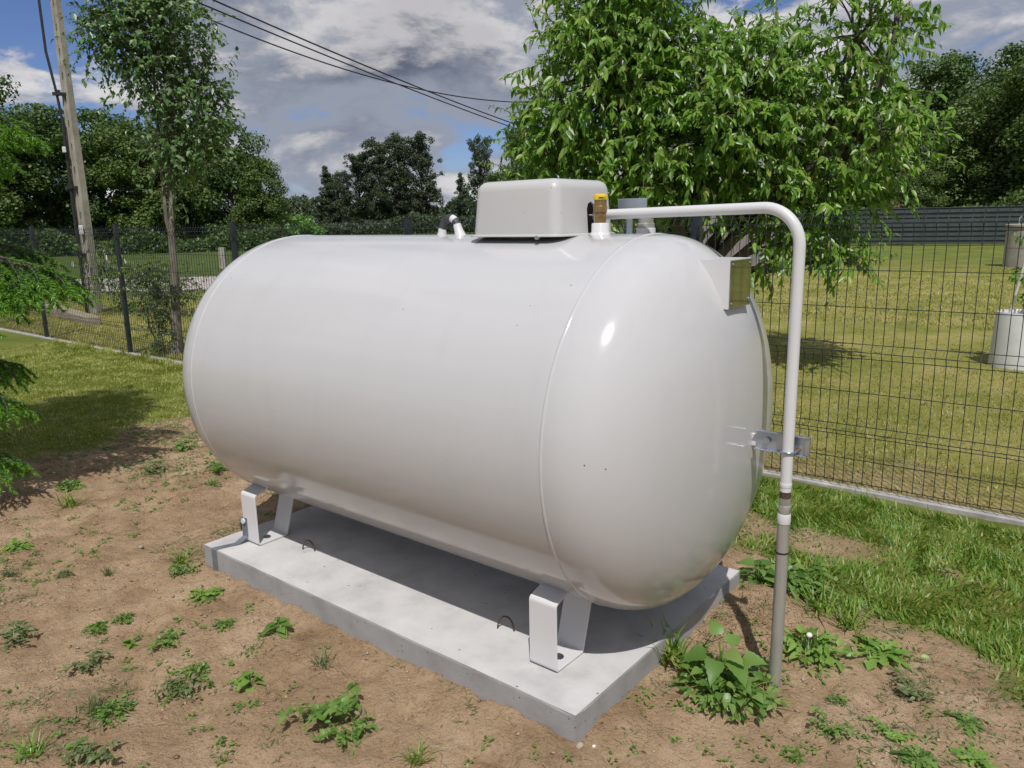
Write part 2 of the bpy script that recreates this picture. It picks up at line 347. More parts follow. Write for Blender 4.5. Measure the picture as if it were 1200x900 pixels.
gx = axis(-4.6, 2.9, 0.021, -1500, 1500); gy = axis(-1.95, 2.3, 0.021, -1500, 1500)
GX, GY = np.meshgrid(gx, gy); GZ = ground_z(GX, GY)
nx, ny = len(gx), len(gy)
idx = np.arange(nx*ny).reshape(ny, nx)
gm = big_mesh('ground', np.stack([GX.ravel(), GY.ravel(), GZ.ravel()], 1), np.stack([idx[:-1, :-1].ravel(), idx[:-1, 1:].ravel(), idx[1:, 1:].ravel(), idx[1:, :-1].ravel()], 1))
def fattr(me, name, vals):
    a = me.attributes.new(name, 'FLOAT', 'POINT'); a.data.foreach_set('value', np.asarray(vals, np.float32).ravel())
fattr(gm, 'soil', soil_amount(GX, GY))
fdist = GY-fence_y(GX)
dryv = sstep(0.0, 0.2, fdist)*sstep(24, 21, GY)*sstep(-17, -10, GX)
fattr(gm, 'dry', dryv)
fattr(gm, 'field', sstep(-16, -21, GX)*sstep(0.5, 2.0, fdist))
def ground_mat():
    m, nt, N, L, P = nodes('ground_soil_and_turf')
    tc = N('ShaderNodeTexCoord'); v = tc.outputs['Object']
    def att(n):
        a = N('ShaderNodeAttribute'); a.attribute_name = n; return a.outputs['Fac']
    def mixc(f, a, b):
        x = N('ShaderNodeMix'); x.data_type = 'RGBA'; L(f, x.inputs[0]); L(a, x.inputs[6]); L(b, x.inputs[7]); return x.outputs[2]
    s1 = ramp(N, [(0.30, (0.245, 0.158, 0.092)), (0.45, (0.375, 0.255, 0.152)), (0.58, (0.460, 0.325, 0.202)), (0.74, (0.54, 0.40, 0.265))]); L(noise_node(N, L, v, 3.2, 12, 0.68), s1.inputs[0])
    s2 = ramp(N, [(0.30, (0.55, 0.52, 0.50)), (0.46, (1, 1, 1)), (0.7, (1.08, 1.08, 1.08))]); L(noise_node(N, L, v, 55, 6, 0.7), s2.inputs[0])
    mu = N('ShaderNodeMix'); mu.data_type = 'RGBA'; mu.blend_type = 'MULTIPLY'; mu.inputs[0].default_value = 0.8; L(s1.outputs[0], mu.inputs[6]); L(s2.outputs[0], mu.inputs[7])
    g1 = ramp(N, [(0.3, (0.095, 0.125, 0.024)), (0.5, (0.155, 0.185, 0.036)), (0.7, (0.24, 0.235, 0.065))]); L(noise_node(N, L, v, 1.1, 10, 0.7), g1.inputs[0])
    g2 = ramp(N, [(0.34, (0.16, 0.185, 0.038)), (0.46, (0.245, 0.245, 0.058)), (0.55, (0.31, 0.285, 0.082)), (0.66, (0.42, 0.35, 0.14))]); L(noise_node(N, L, v, 0.9, 12, 0.72), g2.inputs[0])
    c = mixc(att('dry'), g1.outputs[0], g2.outputs[0])
    g3 = ramp(N, [(0.3, (0.050, 0.080, 0.022)), (0.5, (0.080, 0.115, 0.030)), (0.7, (0.12, 0.145, 0.045))]); L(noise_node(N, L, v, 0.5, 10, 0.7), g3.inputs[0])
    c = mixc(att('field'), c, g3.outputs[0])
    c = mixc(att('soil'), c, mu.outputs[2])
    L(c, P.inputs['Base Color']); P.inputs['Roughness'].default_value = 0.95; P.inputs['Specular IOR Level'].default_value = 0.15
    b = N('ShaderNodeBump'); b.inputs['Strength'].default_value = 1.0; b.inputs['Distance'].default_value = 0.016
    L(noise_node(N, L, v, 90, 7, 0.65), b.inputs['Height'])
    b2 = N('ShaderNodeBump'); b2.inputs['Strength'].default_value = 0.5; b2.inputs['Distance'].default_value = 0.03
    L(noise_node(N, L, v, 22, 6, 0.6), b2.inputs['Height']); L(b.outputs[0], b2.inputs['Normal']); L(b2.outputs[0], P.inputs['Normal'])
    return m
MT['ground'] = ground_mat()
gobj = link('ground', gm, 'ground', smooth=True); tag(gobj, kind='structure')

# gravel road beyond the fence, on the left
c0 = Vector((-20.0, 7.6, 0)); rd = Vector((0.73, 0.68, 0)).normalized(); rn = Vector((-rd.y, rd.x, 0))
V = []; F = []
ts = np.arange(-60, 14, 2.5)
for i, t in enumerate(ts):
    w0 = 2.5+0.25*math.sin(t*0.7); w1 = 2.5+0.25*math.sin(t*0.53+2)
    for s_, w in ((-1, w0), (1, w1)):
        p = c0+rd*t+rn*(s_*w); V.append((p.x, p.y, float(ground_z(p.x, p.y))+0.012))
    if i: F.append((2*i-2, 2*i-1, 2*i+1, 2*i))
road = MB().add(V, F).build('road', 'gravel_road'); tag(road, kind='structure')

# ------------------------------------------------------------------ concrete slab
slab = empty('concrete_slab', (0, 0, 0), 'pale grey rectangular concrete slab under the white gas tank', 'slab')
sb = bmesh.new()
bmesh.ops.create_cube(sb, size=1)
for v in sb.verts: v.co = Vector(((SX0+SX1)/2+v.co.x*(SX1-SX0), (SY0+SY1)/2+v.co.y*(SY1-SY0), -0.12+v.co.z*0.24))
bmesh.ops.subdivide_edges(sb, edges=sb.edges[:], cuts=24, use_grid_fill=True)
for v in sb.verts:
    on = (abs(v.co.x-SX0) < 1e-4)+(abs(v.co.x-SX1) < 1e-4)+(abs(v.co.y-SY0) < 1e-4)+(abs(v.co.y-SY1) < 1e-4)+(abs(v.co.z) < 1e-4)
    if on >= 2:
        j = 0.0045*float(vnoise(v.co.x*11+v.co.z*7, v.co.y*11, 5))
        v.co.x -= math.copysign(j, v.co.x) if abs(abs(v.co.x)-1.026) < 0.01 else 0
        v.co.y -= math.copysign(j, v.co.y) if abs(abs(v.co.y)-0.596) < 0.01 else 0
        v.co.z -= j
sme = bpy.data.meshes.new('slab_body'); sb.to_mesh(sme); sb.free()
link('slab_body', sme, 'concrete', slab); sme.materials.append(MT['side_shade'])
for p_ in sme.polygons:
    if abs(p_.normal.z) < 0.5: p_.material_index = 1  # upright faces take the concrete with shade in its colour
for lx, ly, h in ((-0.579, -0.347, 0.052), (0.553, -0.344, 0.056)):
    P = [(lx+0.030*math.cos(a), ly+0.010*math.cos(a), -0.004+h*math.sin(a)) for a in np.linspace(math.pi, 0, 11)]
    MB().tube(P, 0.0032, 6).build('lifting_loop', 'rust', slab, smooth=True)

# ------------------------------------------------------------------ gas tank
tank = empty('gas_tank', (0, 0, 0), 'large white horizontal gas storage tank with domed ends', 'tank')
prof = []
for t in np.linspace(math.pi/2, 0, 44)[:-1]: prof.append((-(CA+DD*math.sin(t)**(2/NE)), R*max(math.cos(t), 1e-5)**(2/NE)))
for x in np.linspace(-CA, CA, 14): prof.append((x, R))
for t in np.linspace(0, math.pi/2, 44)[1:]: prof.append((CA+DD*math.sin(t)**(2/NE), R*max(math.cos(t), 1e-5)**(2/NE)))
shell = MB().lathe([(max(r, 0.0005), x) for x, r in prof], (0, 0, HC), 160, 'x').build('shell', 'white_paint', tank, smooth=60)
for x in (-CA, CA):
    n = 128; mb = MB(); V = []; F = []
    pr = [(-0.0065, -0.001), (-0.003, 0.0022), (0.003, 0.0022), (0.0065, -0.001)]
    for j in range(n):
        a = 2*math.pi*j/n; wob = 0.0004*math.sin(j*2.3)
        for dx_, dr in pr: V.append((x+dx_, (R+dr+wob)*math.cos(a), HC+(R+dr+wob)*math.sin(a)))
    F = [(j*4+k, ((j+1) % n)*4+k, ((j+1) % n)*4+k+1, j*4+k+1) for j in range(n) for k in range(3)]
    mb.add(V, F).build('weld_seam', 'white_paint', shell, smooth=60)
# legs: bent flat bars
def leg(xc, sy):
    P = [(xc, sy*0.372, 0.262), (xc, sy*0.447, 0.262), (xc, sy*0.456, 0.235), (xc, sy*0.456, 0.006), (xc, sy*0.306, 0.006), (xc, sy*0.250, 0.190)]
    P = arc_path(P[:1]+P[2:], 0.012, 3)
    lg = MB().ribbon(P, (1, 0, 0), 0.107, 0.008).build('leg', 'white_part', tank, bevel=0.0015, seg=1, angle=60)
    MB().lathe([(0.017, 0.0), (0.017, 0.003), (0.010, 0.0035), (0.010, 0.008), (0.004, 0.009)], (xc+0.01, sy*0.385, 0.0105), 10).build('anchor_bolt', 'dark_steel', lg)
for sy in (-1, 1):
    leg(0.8025, sy); leg(-0.850, sy)
# pressed mounting pads where the legs meet the shell
# hood with arched slot
def rounded_box(x0, x1, y0, y1, z0, z1, bev, seg, tx=0.0, ty=0.0):
    bm = bmesh.new(); bmesh.ops.create_cube(bm, size=1)
    for v in bm.verts:
        top = v.co.z > 0
        x = x0+(tx if top else 0) if v.co.x < 0 else x1-(tx if top else 0)
        y = y0+(ty if top else 0) if v.co.y < 0 else y1-(ty if top else 0)
        v.co = Vector((x, y, z1 if top else z0))
    ed = [e for e in bm.edges if max(e.verts[0].co.z, e.verts[1].co.z) > z0+1e-4]
    bmesh.ops.bevel(bm, geom=ed, offset=bev, segments=seg, affect='EDGES', profile=0.5)
    me = bpy.data.meshes.new('tmp'); bm.to_mesh(me); bm.free(); return me
HX0, HX1, HY0, HY1, HZ0, HZ1 = 0.290, 0.668, -0.178, 0.180, 1.366, 1.552
outer = rounded_box(HX0, HX1, HY0, HY1, HZ0, HZ1, 0.036, 5, 0.012, 0.014)
inner = rounded_box(HX0+0.006, HX1-0.006, HY0+0.006, HY1-0.006, HZ0-0.05, HZ1-0.006, 0.032, 4, 0.012, 0.014)
sl_ = MB(); zs = [(-0.026, -0.1), (0.026, -0.1), (0.026, 0.055), (0.018, 0.072), (0.0, 0.080), (-0.018, 0.072), (-0.026, 0.055)]
V = [(x, 0.030+y, 1.398+z) for x in (0.60, 0.75) for y, z in zs]; k = len(zs)
sl_.add(V, [tuple(range(k)), tuple(range(2*k-1, k-1, -1))]+[(i, i+k, (i+1) % k+k, (i+1) % k) for i in range(k)])
slot = sl_.mesh('tmp_slot')
def boolean(me, cutters):
    o = bpy.data.objects.new('tmp', me); COL.objects.link(o); cs = []
    for c in cutters:
        co = bpy.data.objects.new('tmpc', c); COL.objects.link(co); cs.append(co)
        md = o.modifiers.new('b', 'BOOLEAN'); md.operation = 'DIFFERENCE'; md.solver = 'EXACT'; md.object = co
    dg = bpy.context.evaluated_depsgraph_get(); res = bpy.data.meshes.new_from_object(o.evaluated_get(dg))
    for q in cs+[o]: bpy.data.objects.remove(q)
    return res
hm = boolean(outer, [inner, slot])
hood = link('valve_hood', hm, 'hood', tank)
hm.polygons.foreach_set('use_smooth', [True]*len(hm.polygons))
hm.set_sharp_from_angle(angle=math.radians(38))
# flared rim round the hood's lower edge
rim = MB(); V = []; F = []; path = []
for cx_, cy_, a0 in ((HX1-0.036, HY0+0.036, -90), (HX1-0.036, HY1-0.036, 0), (HX0+0.036, HY1-0.036, 90), (HX0+0.036, HY0+0.036, 180)):
    for a in np.linspace(a0, a0+90, 7):
        path.append((cx_, cy_, math.cos(math.radians(a)), math.sin(math.radians(a))))
n = len(path)
for cx_, cy_, ca, sa in path:
    for r, z in ((0.0365, 0.006), (0.050, 0.002), (0.050, -0.002), (0.0365, 0.001)): V.append((cx_+ca*r, cy_+sa*r, HZ0+z))
F = [(j*4+k, ((j+1) % n)*4+k, ((j+1) % n)*4+(k+1) % 4, j*4+(k+1) % 4) for j in range(n) for k in range(4)]
rim.add(V, F).build('rim', 'hood', hood, smooth=30)
# collar that the hood stands on
MB().lathe([(0.150, 1.30), (0.150, 1.372), (0.135, 1.374)], ((HX0+HX1)/2, 0.0, 0), 40).build('hood_collar', 'dark_steel', tank, smooth=40)
MB().lathe([(0.007, -0.012), (0.007, 0.0), (0.004, 0.003)], (0.600, HY0-0.012, HZ0-0.004), 10, 'y').build('hood_screw', 'zinc', hood)
# lifting eye beside the hood
eye = MB(); P = [(0.024+0.044*math.cos(a), 0.0, 1.375+0.058*math.sin(a)) for a in np.linspace(math.pi*0.93, math.pi*0.42, 10)]
le = eye.tube(P, 0.0155, 10).build('lifting_eye', 'dark_steel', tank, smooth=60)
MB().tube([(0.024+0.044*math.cos(a), 0.0, 1.375+0.058*math.sin(a)) for a in np.linspace(math.pi*0.42, math.pi*0.30, 4)], 0.0160, 10).build('paint_patch', 'white_part', le, smooth=60)
MB().tube([(0.024+0.044*math.cos(a), 0.0, 1.375+0.058*math.sin(a)) for a in np.linspace(math.pi*0.30, math.pi*0.17, 4)], 0.0154, 10).build('bare_end', 'dark_steel', le, smooth=60)
MB().tube([(-0.024, 0, 1.360), (-0.020, 0, 1.380), (-0.019, 0, 1.394)], [0.021, 0.017, 0.0158], 12).build('welded_foot', 'white_part', le, smooth=60)
MB().tube([(0.078, 0, 1.360), (0.069, 0, 1.383), (0.060, 0, 1.408)], [0.024, 0.018, 0.0158], 12).build('welded_foot', 'white_part', le, smooth=60)
# relief valve: welded nipple, brass body, yellow cap
vx, vy = 0.722, -0.004
rv = MB().lathe([(0.040, 1.358), (0.033, 1.372), (0.030, 1.376), (0.0295, 1.402), (0.027, 1.405)], (vx, vy, 0), 28).build('valve_nipple', 'white_part', tank, smooth=50)
br = MB().lathe([(0.0185, 1.403), (0.0190, 1.422), (0.0192, 1.424)], (vx, vy, 0), 24)
br.lathe([(0.0225, 1.4241), (0.0225, 1.4375), (0.0205, 1.4385)], (vx, vy, 0), 6)
br.lathe([(0.0205, 1.4386), (0.0225, 1.440), (0.0225, 1.459), (0.0208, 1.461), (0.0205, 1.4800)], (vx, vy, 0), 24)
brass = br.build('relief_valve', 'brass', tank, smooth=35)
cap = MB().lathe([(0.0212, 1.4800), (0.0232, 1.4812), (0.0235, 1.492), (0.0225, 1.4965), (0.017, 1.4995), (0.006, 1.5005)], (vx, vy, 0), 28).build('cap', 'yellow', brass, smooth=40)
# lettering round the yellow cap
fc = bpy.data.curves.new('letters', 'FONT'); fc.body = 'FPRO'; fc.size = 0.0105; fc.shear = 0.2; fc.extrude = 0.0; fc.offset = 0.0003
fo = bpy.data.objects.new('letters', fc); COL.objects.link(fo)
lm = bpy.data.meshes.new_from_object(fo.evaluated_get(bpy.context.evaluated_depsgraph_get())); bpy.data.objects.remove(fo)
for v in lm.vertices:
    a = math.radians(-76)+v.co.x/0.0237
    v.co = Vector((vx+0.0239*math.cos(a), vy+0.0239*math.sin(a), 1.4825+v.co.y))
link('lettering', lm, 'black', cap)
# wire seal from hood to valve
MB().tube([(0.655, 0.03, 1.432), (0.69, 0.012, 1.431), (0.703, 0.0, 1.430)], 0.0022, 6).build('seal_wire', 'white_part', tank)
# level fitting behind the valve
MB().lathe([(0.034, 1.345), (0.033, 1.384), (0.029, 1.386)], (0.812, 0.145, 0), 24).build('fitting_base', 'white_part', tank, smooth=50)
MB().lathe([(0.030, 1.386), (0.030, 1.400), (0.026, 1.402), (0.026, 1.416), (0.012, 1.418)], (0.812, 0.145, 0), 20).build('level_fitting', 'fitting', tank, smooth=35)
MB().box((0.705, 0.235, 1.462), (0.115, 0.012, 0.052)).box((0.70, 0.225, 1.395), (0.02, 0.012, 0.09)).build('gauge_bracket', 'zinc', tank, bevel=0.002)
# data plate bracket on the dome
def dome_x(y, z):
    rr = np.hypot(y, z-HC)/R; return CA+DD*max(0.0, 1-rr**NE)**(1/NE)
PX, PY0, PY1, PZ0, PZ1 = 1.206, -0.050, 0.106, 1.145, 1.292
bk = empty('plate_bracket', (0, 0, 0), None, None); bk.parent = tank
for k in ('label', 'category'):
    if k in bk: del bk[k]
th = 0.003
def side(y):
    zz = np.linspace(PZ1, PZ0, 9); pts = [(PX, PZ0), (PX, PZ1)]+[(dome_x(y, z)-0.004, z) for z in zz]
    pts = [(min(x, PX-0.004) if i > 1 else x, z) for i, (x, z) in enumerate(pts)]
    V = [(x, y+s, z) for s in (-th/2, th/2) for x, z in pts]; k = len(pts)
    return MB().add(V, [tuple(range(k)), tuple(range(2*k-1, k-1, -1))]+[(i, i+k, (i+1) % k+k, (i+1) % k) for i in range(k)])
bkm = side(PY0); s2 = side(PY1); bkm.add(s2.v, s2.f)
V = []; ys = np.linspace(PY0+th/2, PY1-th/2, 9)
for z in (PZ1-th, PZ1-0.0004):
    V += [(PX-0.0003, y, z) for y in ys]+[(dome_x(y, PZ1)-0.004, y, z) for y in ys[::-1]]
k = 18; bkm.add(V, [tuple(range(k)), tuple(range(2*k-1, k-1, -1))]+[(i, i+k, (i+1) % k+k, (i+1) % k) for i in range(k)])
bkm.box((PX-0.002, (PY0+PY1)/2, (PZ0+PZ1)/2), (0.003, PY1-PY0-0.006, PZ1-PZ0-0.008))
bpy.data.objects.remove(bk)
bk = bkm.build('plate_bracket', 'white_part', tank)
pl = MB().box((PX+0.002, (PY0+PY1)/2, (PZ0+PZ1)/2), (0.0025, PY1-PY0-0.004, PZ1-PZ0-0.004)).build('data_plate', 'mirror', bk, bevel=0.0006, seg=1)
for yy, zz, rr in ((PY0+0.014, PZ1-0.014, 0.004), (PY0+0.014, PZ0+0.014, 0.004), (PY1-0.016, PZ0+0.020, 0.007), (PY1-0.014, PZ1-0.014, 0.004)):
    MB().lathe([(rr, 0), (rr, 0.0015), (rr*0.4, 0.0028)], (PX+0.0034, yy, zz), 12, 'x').build('rivet', 'zinc', pl)
# lug on the dome end that carries the pipe clamp
MB().box((1.262, 0.0925, 0.714), (0.066, 0.012, 0.042)).build('pipe_lug', 'white_part', tank, bevel=0.003)

# ------------------------------------------------------------------ riser pipe with clamp
px_, py_ = 1.374, 0.048
pipe = empty('riser_pipe', (px_, py_, -0.11), 'white bent gas pipe rising from the soil and over the tank end', 'pipe')
def prt(o): o.location = (-px_, -py_, 0.11); return o
P = arc_path([(0.640, 0.088, 1.432), (1.345, 0.0500, 1.4435), (px_+0.0, py_, 1.4430), (px_, py_, 0.578)][0:1]+[(px_, py_, 1.4435), (px_, py_, 0.578)], 0.115, 14)
up = prt(MB().tube(P, 0.0172, 20).build('bent_pipe', 'white_part', pipe, smooth=50))
MB().lathe([(0.0180, 0.592), (0.0186, 0.595), (0.0186, 0.604), (0.0180, 0.606)], (px_, py_, 0), 24).build('end_band', 'white_part', up, smooth=50)
prt(MB().lathe([(0.0165, 0.556), (0.0170, 0.560), (0.0170, 0.5785)], (px_, py_, 0), 24).build('rusty_joint', 'rust', pipe, smooth=50))
prt(MB().lathe([(0.0165, 0.500), (0.0185, 0.506), (0.0185, 0.531), (0.0168, 0.534), (0.0178, 0.540), (0.0178, 0.556)], (px_, py_, 0), 24).build('brass_coupling', 'fitting', pipe, smooth=35))
prt(MB().lathe([(0.0200, 0.472), (0.0208, 0.475), (0.0208, 0.501), (0.0195, 0.505)], (px_, py_, 0), 24).build('sleeve_collar', 'white_part', pipe, smooth=40))
lo = prt(MB().tube([(px_, py_, 0.4700), (px_+0.001, py_, 0.25), (px_, py_+0.001, 0.0), (px_-0.002, py_, -0.26)], 0.0192, 20).build('ground_sleeve', 'pipe_grey', pipe, smooth=60))
MB().lathe([(0.0200, 0.372), (0.0206, 0.375), (0.0200, 0.378)], (px_, py_, 0), 24).build('tape_ring', 'black', lo)
# steel channel arm with U bolt
am = MB().box((1.345, 0.0840, 0.722), (0.170, 0.004, 0.062))
am.box((1.345, 0.0740, 0.7520), (0.170, 0.0158, 0.003)).box((1.345, 0.0740, 0.6920), (0.170, 0.0158, 0.003))
arm = prt(am.build('clamp_arm', 'zinc', pipe, bevel=0.0008, seg=1))
P = [(px_-0.0212, py_+0.050, 0.707), (px_-0.0212, py_, 0.707)]+[(px_+0.0212*math.cos(a), py_+0.0212*math.sin(a), 0.707) for a in np.linspace(math.pi, 2*math.pi, 11)][1:-1]+[(px_+0.0212, py_, 0.707), (px_+0.0212, py_+0.050, 0.707)]
MB().tube(P, 0.0035, 8).build('u_bolt', 'zinc', arm, smooth=60)
for xx in (px_+0.0212,): MB().lathe([(0.008, 0.0), (0.008, 0.006)], (xx+0.0, 0.0745, 0.707), 6, 'y').build('nut', 'brass', arm)
MB().lathe([(0.010, 0.0), (0.010, 0.004), (0.006, 0.005), (0.006, 0.012)], (1.297, 0.0700, 0.722), 10, 'y').build('clamp_bolt', 'zinc', arm)
MB().box((px_+0.050, 0.0765, 0.722), (0.012, 0.010, 0.054)).build('spacer', 'zinc', arm)

# ------------------------------------------------------------------ grounding strap
gs = empty('grounding_strap', (-0.90, -0.52, 0.0), 'flat grey metal earthing strap bolted to the left front tank leg', 'strap')
P = arc_path([(-0.886, -0.4645, 0.118), (-0.886, -0.4655, 0.030), (-0.898, -0.505, 0.004), (-0.934, -0.5975, 0.0035), (-0.934, -0.5985, -0.16)], 0.008, 3)
o = MB().ribbon(P, (1, 0.25, 0), 0.031, 0.003).build('strip', 'strap', gs); o.location = (0.90, 0.52, 0)
o = MB().lathe([(0.013, -0.010), (0.013, -0.002), (0.006, 0.0)], (-0.884, -0.4665, 0.106), 8, 'y').build('bolt', 'white_part', gs); o.location = (0.90, 0.52, 0)
o = MB().lathe([(0.011, -0.009), (0.011, 0.0)], (-0.9, -0.4665, 0.106), 6, 'y').build('nut', 'strap', gs); o.location = (0.90, 0.52, 0)

# ------------------------------------------------------------------ wire mesh fence
fence = empty('mesh_fence', (FX0, FY0, FZ), 'anthracite welded wire mesh fence on a low concrete kerb behind the tank', 'fence', rz=FANG)
PW = FSP-0.06
def panel_mesh():
    mb = MB(); H = FH-0.03
    zz = [0.02, 0.30, 0.33, 0.36, 0.74, 0.78, 0.82, 1.20, 1.425, 1.465, 1.505, 1.535]
    def off(z): return {0.33: -0.026, 0.78: -0.026, 1.465: -0.026}.get(z, 0.0)
    n = 49
    for i in range(n):
        x = -PW/2+PW*i/(n-1)
        mb.tube([(x, off(z), z) for z in zz], 0.0026, 4)
    for z in (0.03, 0.165, 0.30, 0.36, 0.55, 0.74, 0.82, 1.02, 1.22, 1.425, 1.505):
        mb.tube([(-PW/2-0.01, 0.0045, z), (0, 0.0045, z), (PW/2+0.01, 0.0045, z)], 0.0026, 4)
    for z in (0.33, 0.78, 1.465):
        mb.tube([(-PW/2-0.01, -0.0305, z), (0, -0.0305, z), (PW/2+0.01, -0.0305, z)], 0.0026, 4)
    return mb.mesh('wire_panel')
pm = panel_mesh()
post_m = MB().box((0, 0, 0.62), (0.060, 0.040, 1.86)).mesh('post')
capm = MB().box((0, 0, 1.555), (0.064, 0.044, 0.010), taper=0.9).mesh('post_cap')
clip_m = MB().box((0, -0.026, 0), (0.03, 0.012, 0.03)).mesh('panel_clip')
random.seed(5)
for k in range(-3, 6):
    p = link('post', post_m, 'fence_paint', fence); p.location = (FSP*k, 0.03, 0); p.rotation_euler = (0, 0.004*random.uniform(-1, 1), 0.0)
    c = link('post_cap', capm, 'black', p)
    for z in (0.36, 0.80, 1.385):
        q = link('panel_clip', clip_m, 'fence_paint', p); q.location = (0, 0, z)
    if k < 5:
        w = link('wire_panel', pm, 'fence_paint', fence); w.location = (FSP*(k+0.5), 0.0, 0.0)
kerb_m = MB().box((0, 0.02, -0.085), (FSP-0.012, 0.055, 0.185)).mesh('kerb_plank')
bmk = bmesh.new(); bmk.from_mesh(kerb_m); bmesh.ops.bevel(bmk, geom=bmk.edges[:], offset=0.006, segments=1, affect='EDGES'); bmk.to_mesh(kerb_m); bmk.free()
for k in range(-3, 5):
    q = link('kerb_plank', kerb_m, 'kerb', fence); q.location = (FSP*(k+0.5), 0.004*random.uniform(-1, 1), -0.014+0.010*random.uniform(-1, 1)); q.rotation_euler = (0, 0.003*random.uniform(-1, 1), 0.002*random.uniform(-1, 1))

# ------------------------------------------------------------------ leaves
LT8 = (np.array([[0, 0, 0], [.30, -1, .25], [.30, 0, 0], [.30, 1, .25], [.66, -.8, .22], [.66, 0, 0], [.66, .8, .22], [1, 0, 0]], float),
       np.array([[0, 2, 1], [0, 3, 2], [1, 2, 5], [1, 5, 4], [2, 3, 6], [2, 6, 5], [4, 5, 7], [5, 6, 7]]))
LT4 = (np.array([[0, 0, 0], [.45, -1, .3], [.5, 0, 0], [.45, 1, .3], [1, 0, 0]], float), np.array([[0, 2, 1], [0, 3, 2], [1, 2, 4], [2, 3, 4]]))
LT2 = (np.array([[0, -.5, 0], [.5, -1, .2], [1, 0, 0], [.5, 1, .2]], float), np.array([[0, 1, 2], [0, 2, 3]]))
LTB = (np.array([[0, -1, 0], [0, 1, 0], [.5, -.8, 0], [.5, .8, 0], [1, 0, 0]], float), np.array([[0, 1, 3], [0, 3, 2], [2, 3, 4]]))
_hl = [(-.03, .40, .08), (.06, .86, .20), (.14, .80, .18), (.22, .98, .24), (.32, .82, .20), (.40, .84, .21), (.50, .62, .15), (.58, .62, .15), (.68, .40, .09), (.76, .38, .09), (.87, .14, .03)]
_n = len(_hl)
HEART = (np.array([[0, 0, 0], [.3, 0, 0], [.6, 0, -.02], [1, 0, -.08]]+[[a, -b, c] for a, b, c in _hl]+[[a, b, c] for a, b, c in _hl], float),
         np.array([t for o, f in ((4, 0), (4+_n, 1)) for t in [(a, c, b) if f else (a, b, c) for a, b, c in
                   [(0, o+1, o), (0, o+2, o+1), (0, 1, o+2), (1, o+3, o+2), (1, o+4, o+3), (1, o+5, o+4), (1, 2, o+5), (2, o+6, o+5), (2, o+7, o+6), (2, o+8, o+7), (2, 3, o+8), (3, o+9, o+8), (3, o+10, o+9)]]]))
LOBED = (np.array([[0, 0, 0], [.12, -.25, 0], [.25, -.95, .1], [.36, -.35, .02], [.52, -1, .1], [.62, -.42, .02], [.8, -.7, .05], [1, 0, -.1], [.8, .7, .05], [.62, .42, .02], [.52, 1, .1], [.36, .35, .02], [.25, .95, .1], [.12, .25, 0], [.4, 0, -.03], [.7, 0, -.06]], float),
         np.array([[0, 14, 1], [1, 14, 3], [1, 3, 2], [14, 15, 3], [3, 15, 5], [3, 5, 4], [15, 7, 5], [5, 7, 6], [0, 13, 14], [13, 11, 14], [13, 12, 11], [14, 11, 15], [11, 9, 15], [11, 10, 9], [15, 9, 7], [9, 8, 7]]))
def norm(a): return a/np.maximum(np.linalg.norm(a, axis=-1, keepdims=True), 1e-9)
def leaves_mesh(tmpl, pos, d, nrm, Ls, Ws, droop=0.0):
    T, Fc = tmpl; n = len(pos); k = len(T)
    d = norm(d); side = norm(np.cross(nrm, d)); nn = np.cross(d, side)
    Ls = np.broadcast_to(Ls, n)[:, None, None]; Ws = np.broadcast_to(Ws, n)[:, None, None]; droop = np.broadcast_to(droop, n)[:, None, None]
    V = pos[:, None, :]+d[:, None, :]*T[None, :, 0:1]*Ls+side[:, None, :]*T[None, :, 1:2]*Ws+nn[:, None, :]*T[None, :, 2:3]*Ws
    V[:, :, 2:3] -= droop*Ls*T[None, :, 0:1]**2
    F = (Fc[None]+(np.arange(n)*k)[:, None, None]).reshape(-1, 3)
    return V.reshape(-1, 3), F
def merge(parts):
    Vs = []; Fs = []; b = 0
    for V, F in parts: Vs.append(V); Fs.append(F+b); b += len(V)
    return np.concatenate(Vs), np.concatenate(Fs)
def rdir(r, n): return norm(r.normal(size=(n, 3)))
def twig_crown(r, ell, ntw, nleaf, tl, LL, LW, tmpl, ldroop, down, shell=0.5, basis=None):
    """ell: list of centre, radii, weight. returns leaf V,F and twig polylines"""
    C = np.array([e[0] for e in ell], float); Rr = np.array([e[1] for e in ell], float); w = np.array([e[2] for e in ell], float); w /= w.sum()
    ei = r.choice(len(ell), ntw, p=w); dr = rdir(r, ntw); rad = shell+(1.04-shell)*r.random(ntw)**0.8
    lump = 0.82+0.30*r.random(ntw)
    base = C[ei]+((dr*(rad*lump)[:, None]*Rr[ei]))@(basis if basis is not None else np.eye(3))
    o = norm(base-C[ei]); td = norm(o*0.8+r.normal(size=(ntw, 3))*0.45+np.array([0, 0, 0.05]))
    L_ = tl*(0.6+0.8*r.random(ntw))
    t = (np.arange(nleaf)+r.random((ntw, nleaf)))/nleaf
    pos = base[:, None]+td[:, None]*(t*L_[:, None])[..., None]; pos[..., 2] -= (t*t)*(L_[:, None])*0.22
    sd = rdir(r, ntw*nleaf).reshape(ntw, nleaf, 3)
    d = norm(td[:, None]*0.45+sd*0.65+np.array([0, 0, -down]))
    up = norm(o[:, None]*0.5+np.array([0.15, -0.15, 0.75])+rdir(r, ntw*nleaf).reshape(ntw, nleaf, 3)*0.55)
    n = ntw*nleaf; sc = (0.45+0.75*r.random(n))*np.repeat(0.75+0.5*r.random(ntw), nleaf)
    V, F = leaves_mesh(tmpl, pos.reshape(-1, 3), d.reshape(-1, 3), up.reshape(-1, 3), LL*sc, LW*sc, ldroop*r.random(n))
    tw = [(base[i]-td[i]*0.05, base[i]+td[i]*L_[i]*0.55-np.array([0, 0, L_[i]*0.09]), base[i]+td[i]*L_[i]-np.array([0, 0, L_[i]*0.3])) for i in range(ntw)]
    return V, F, tw, base, ei
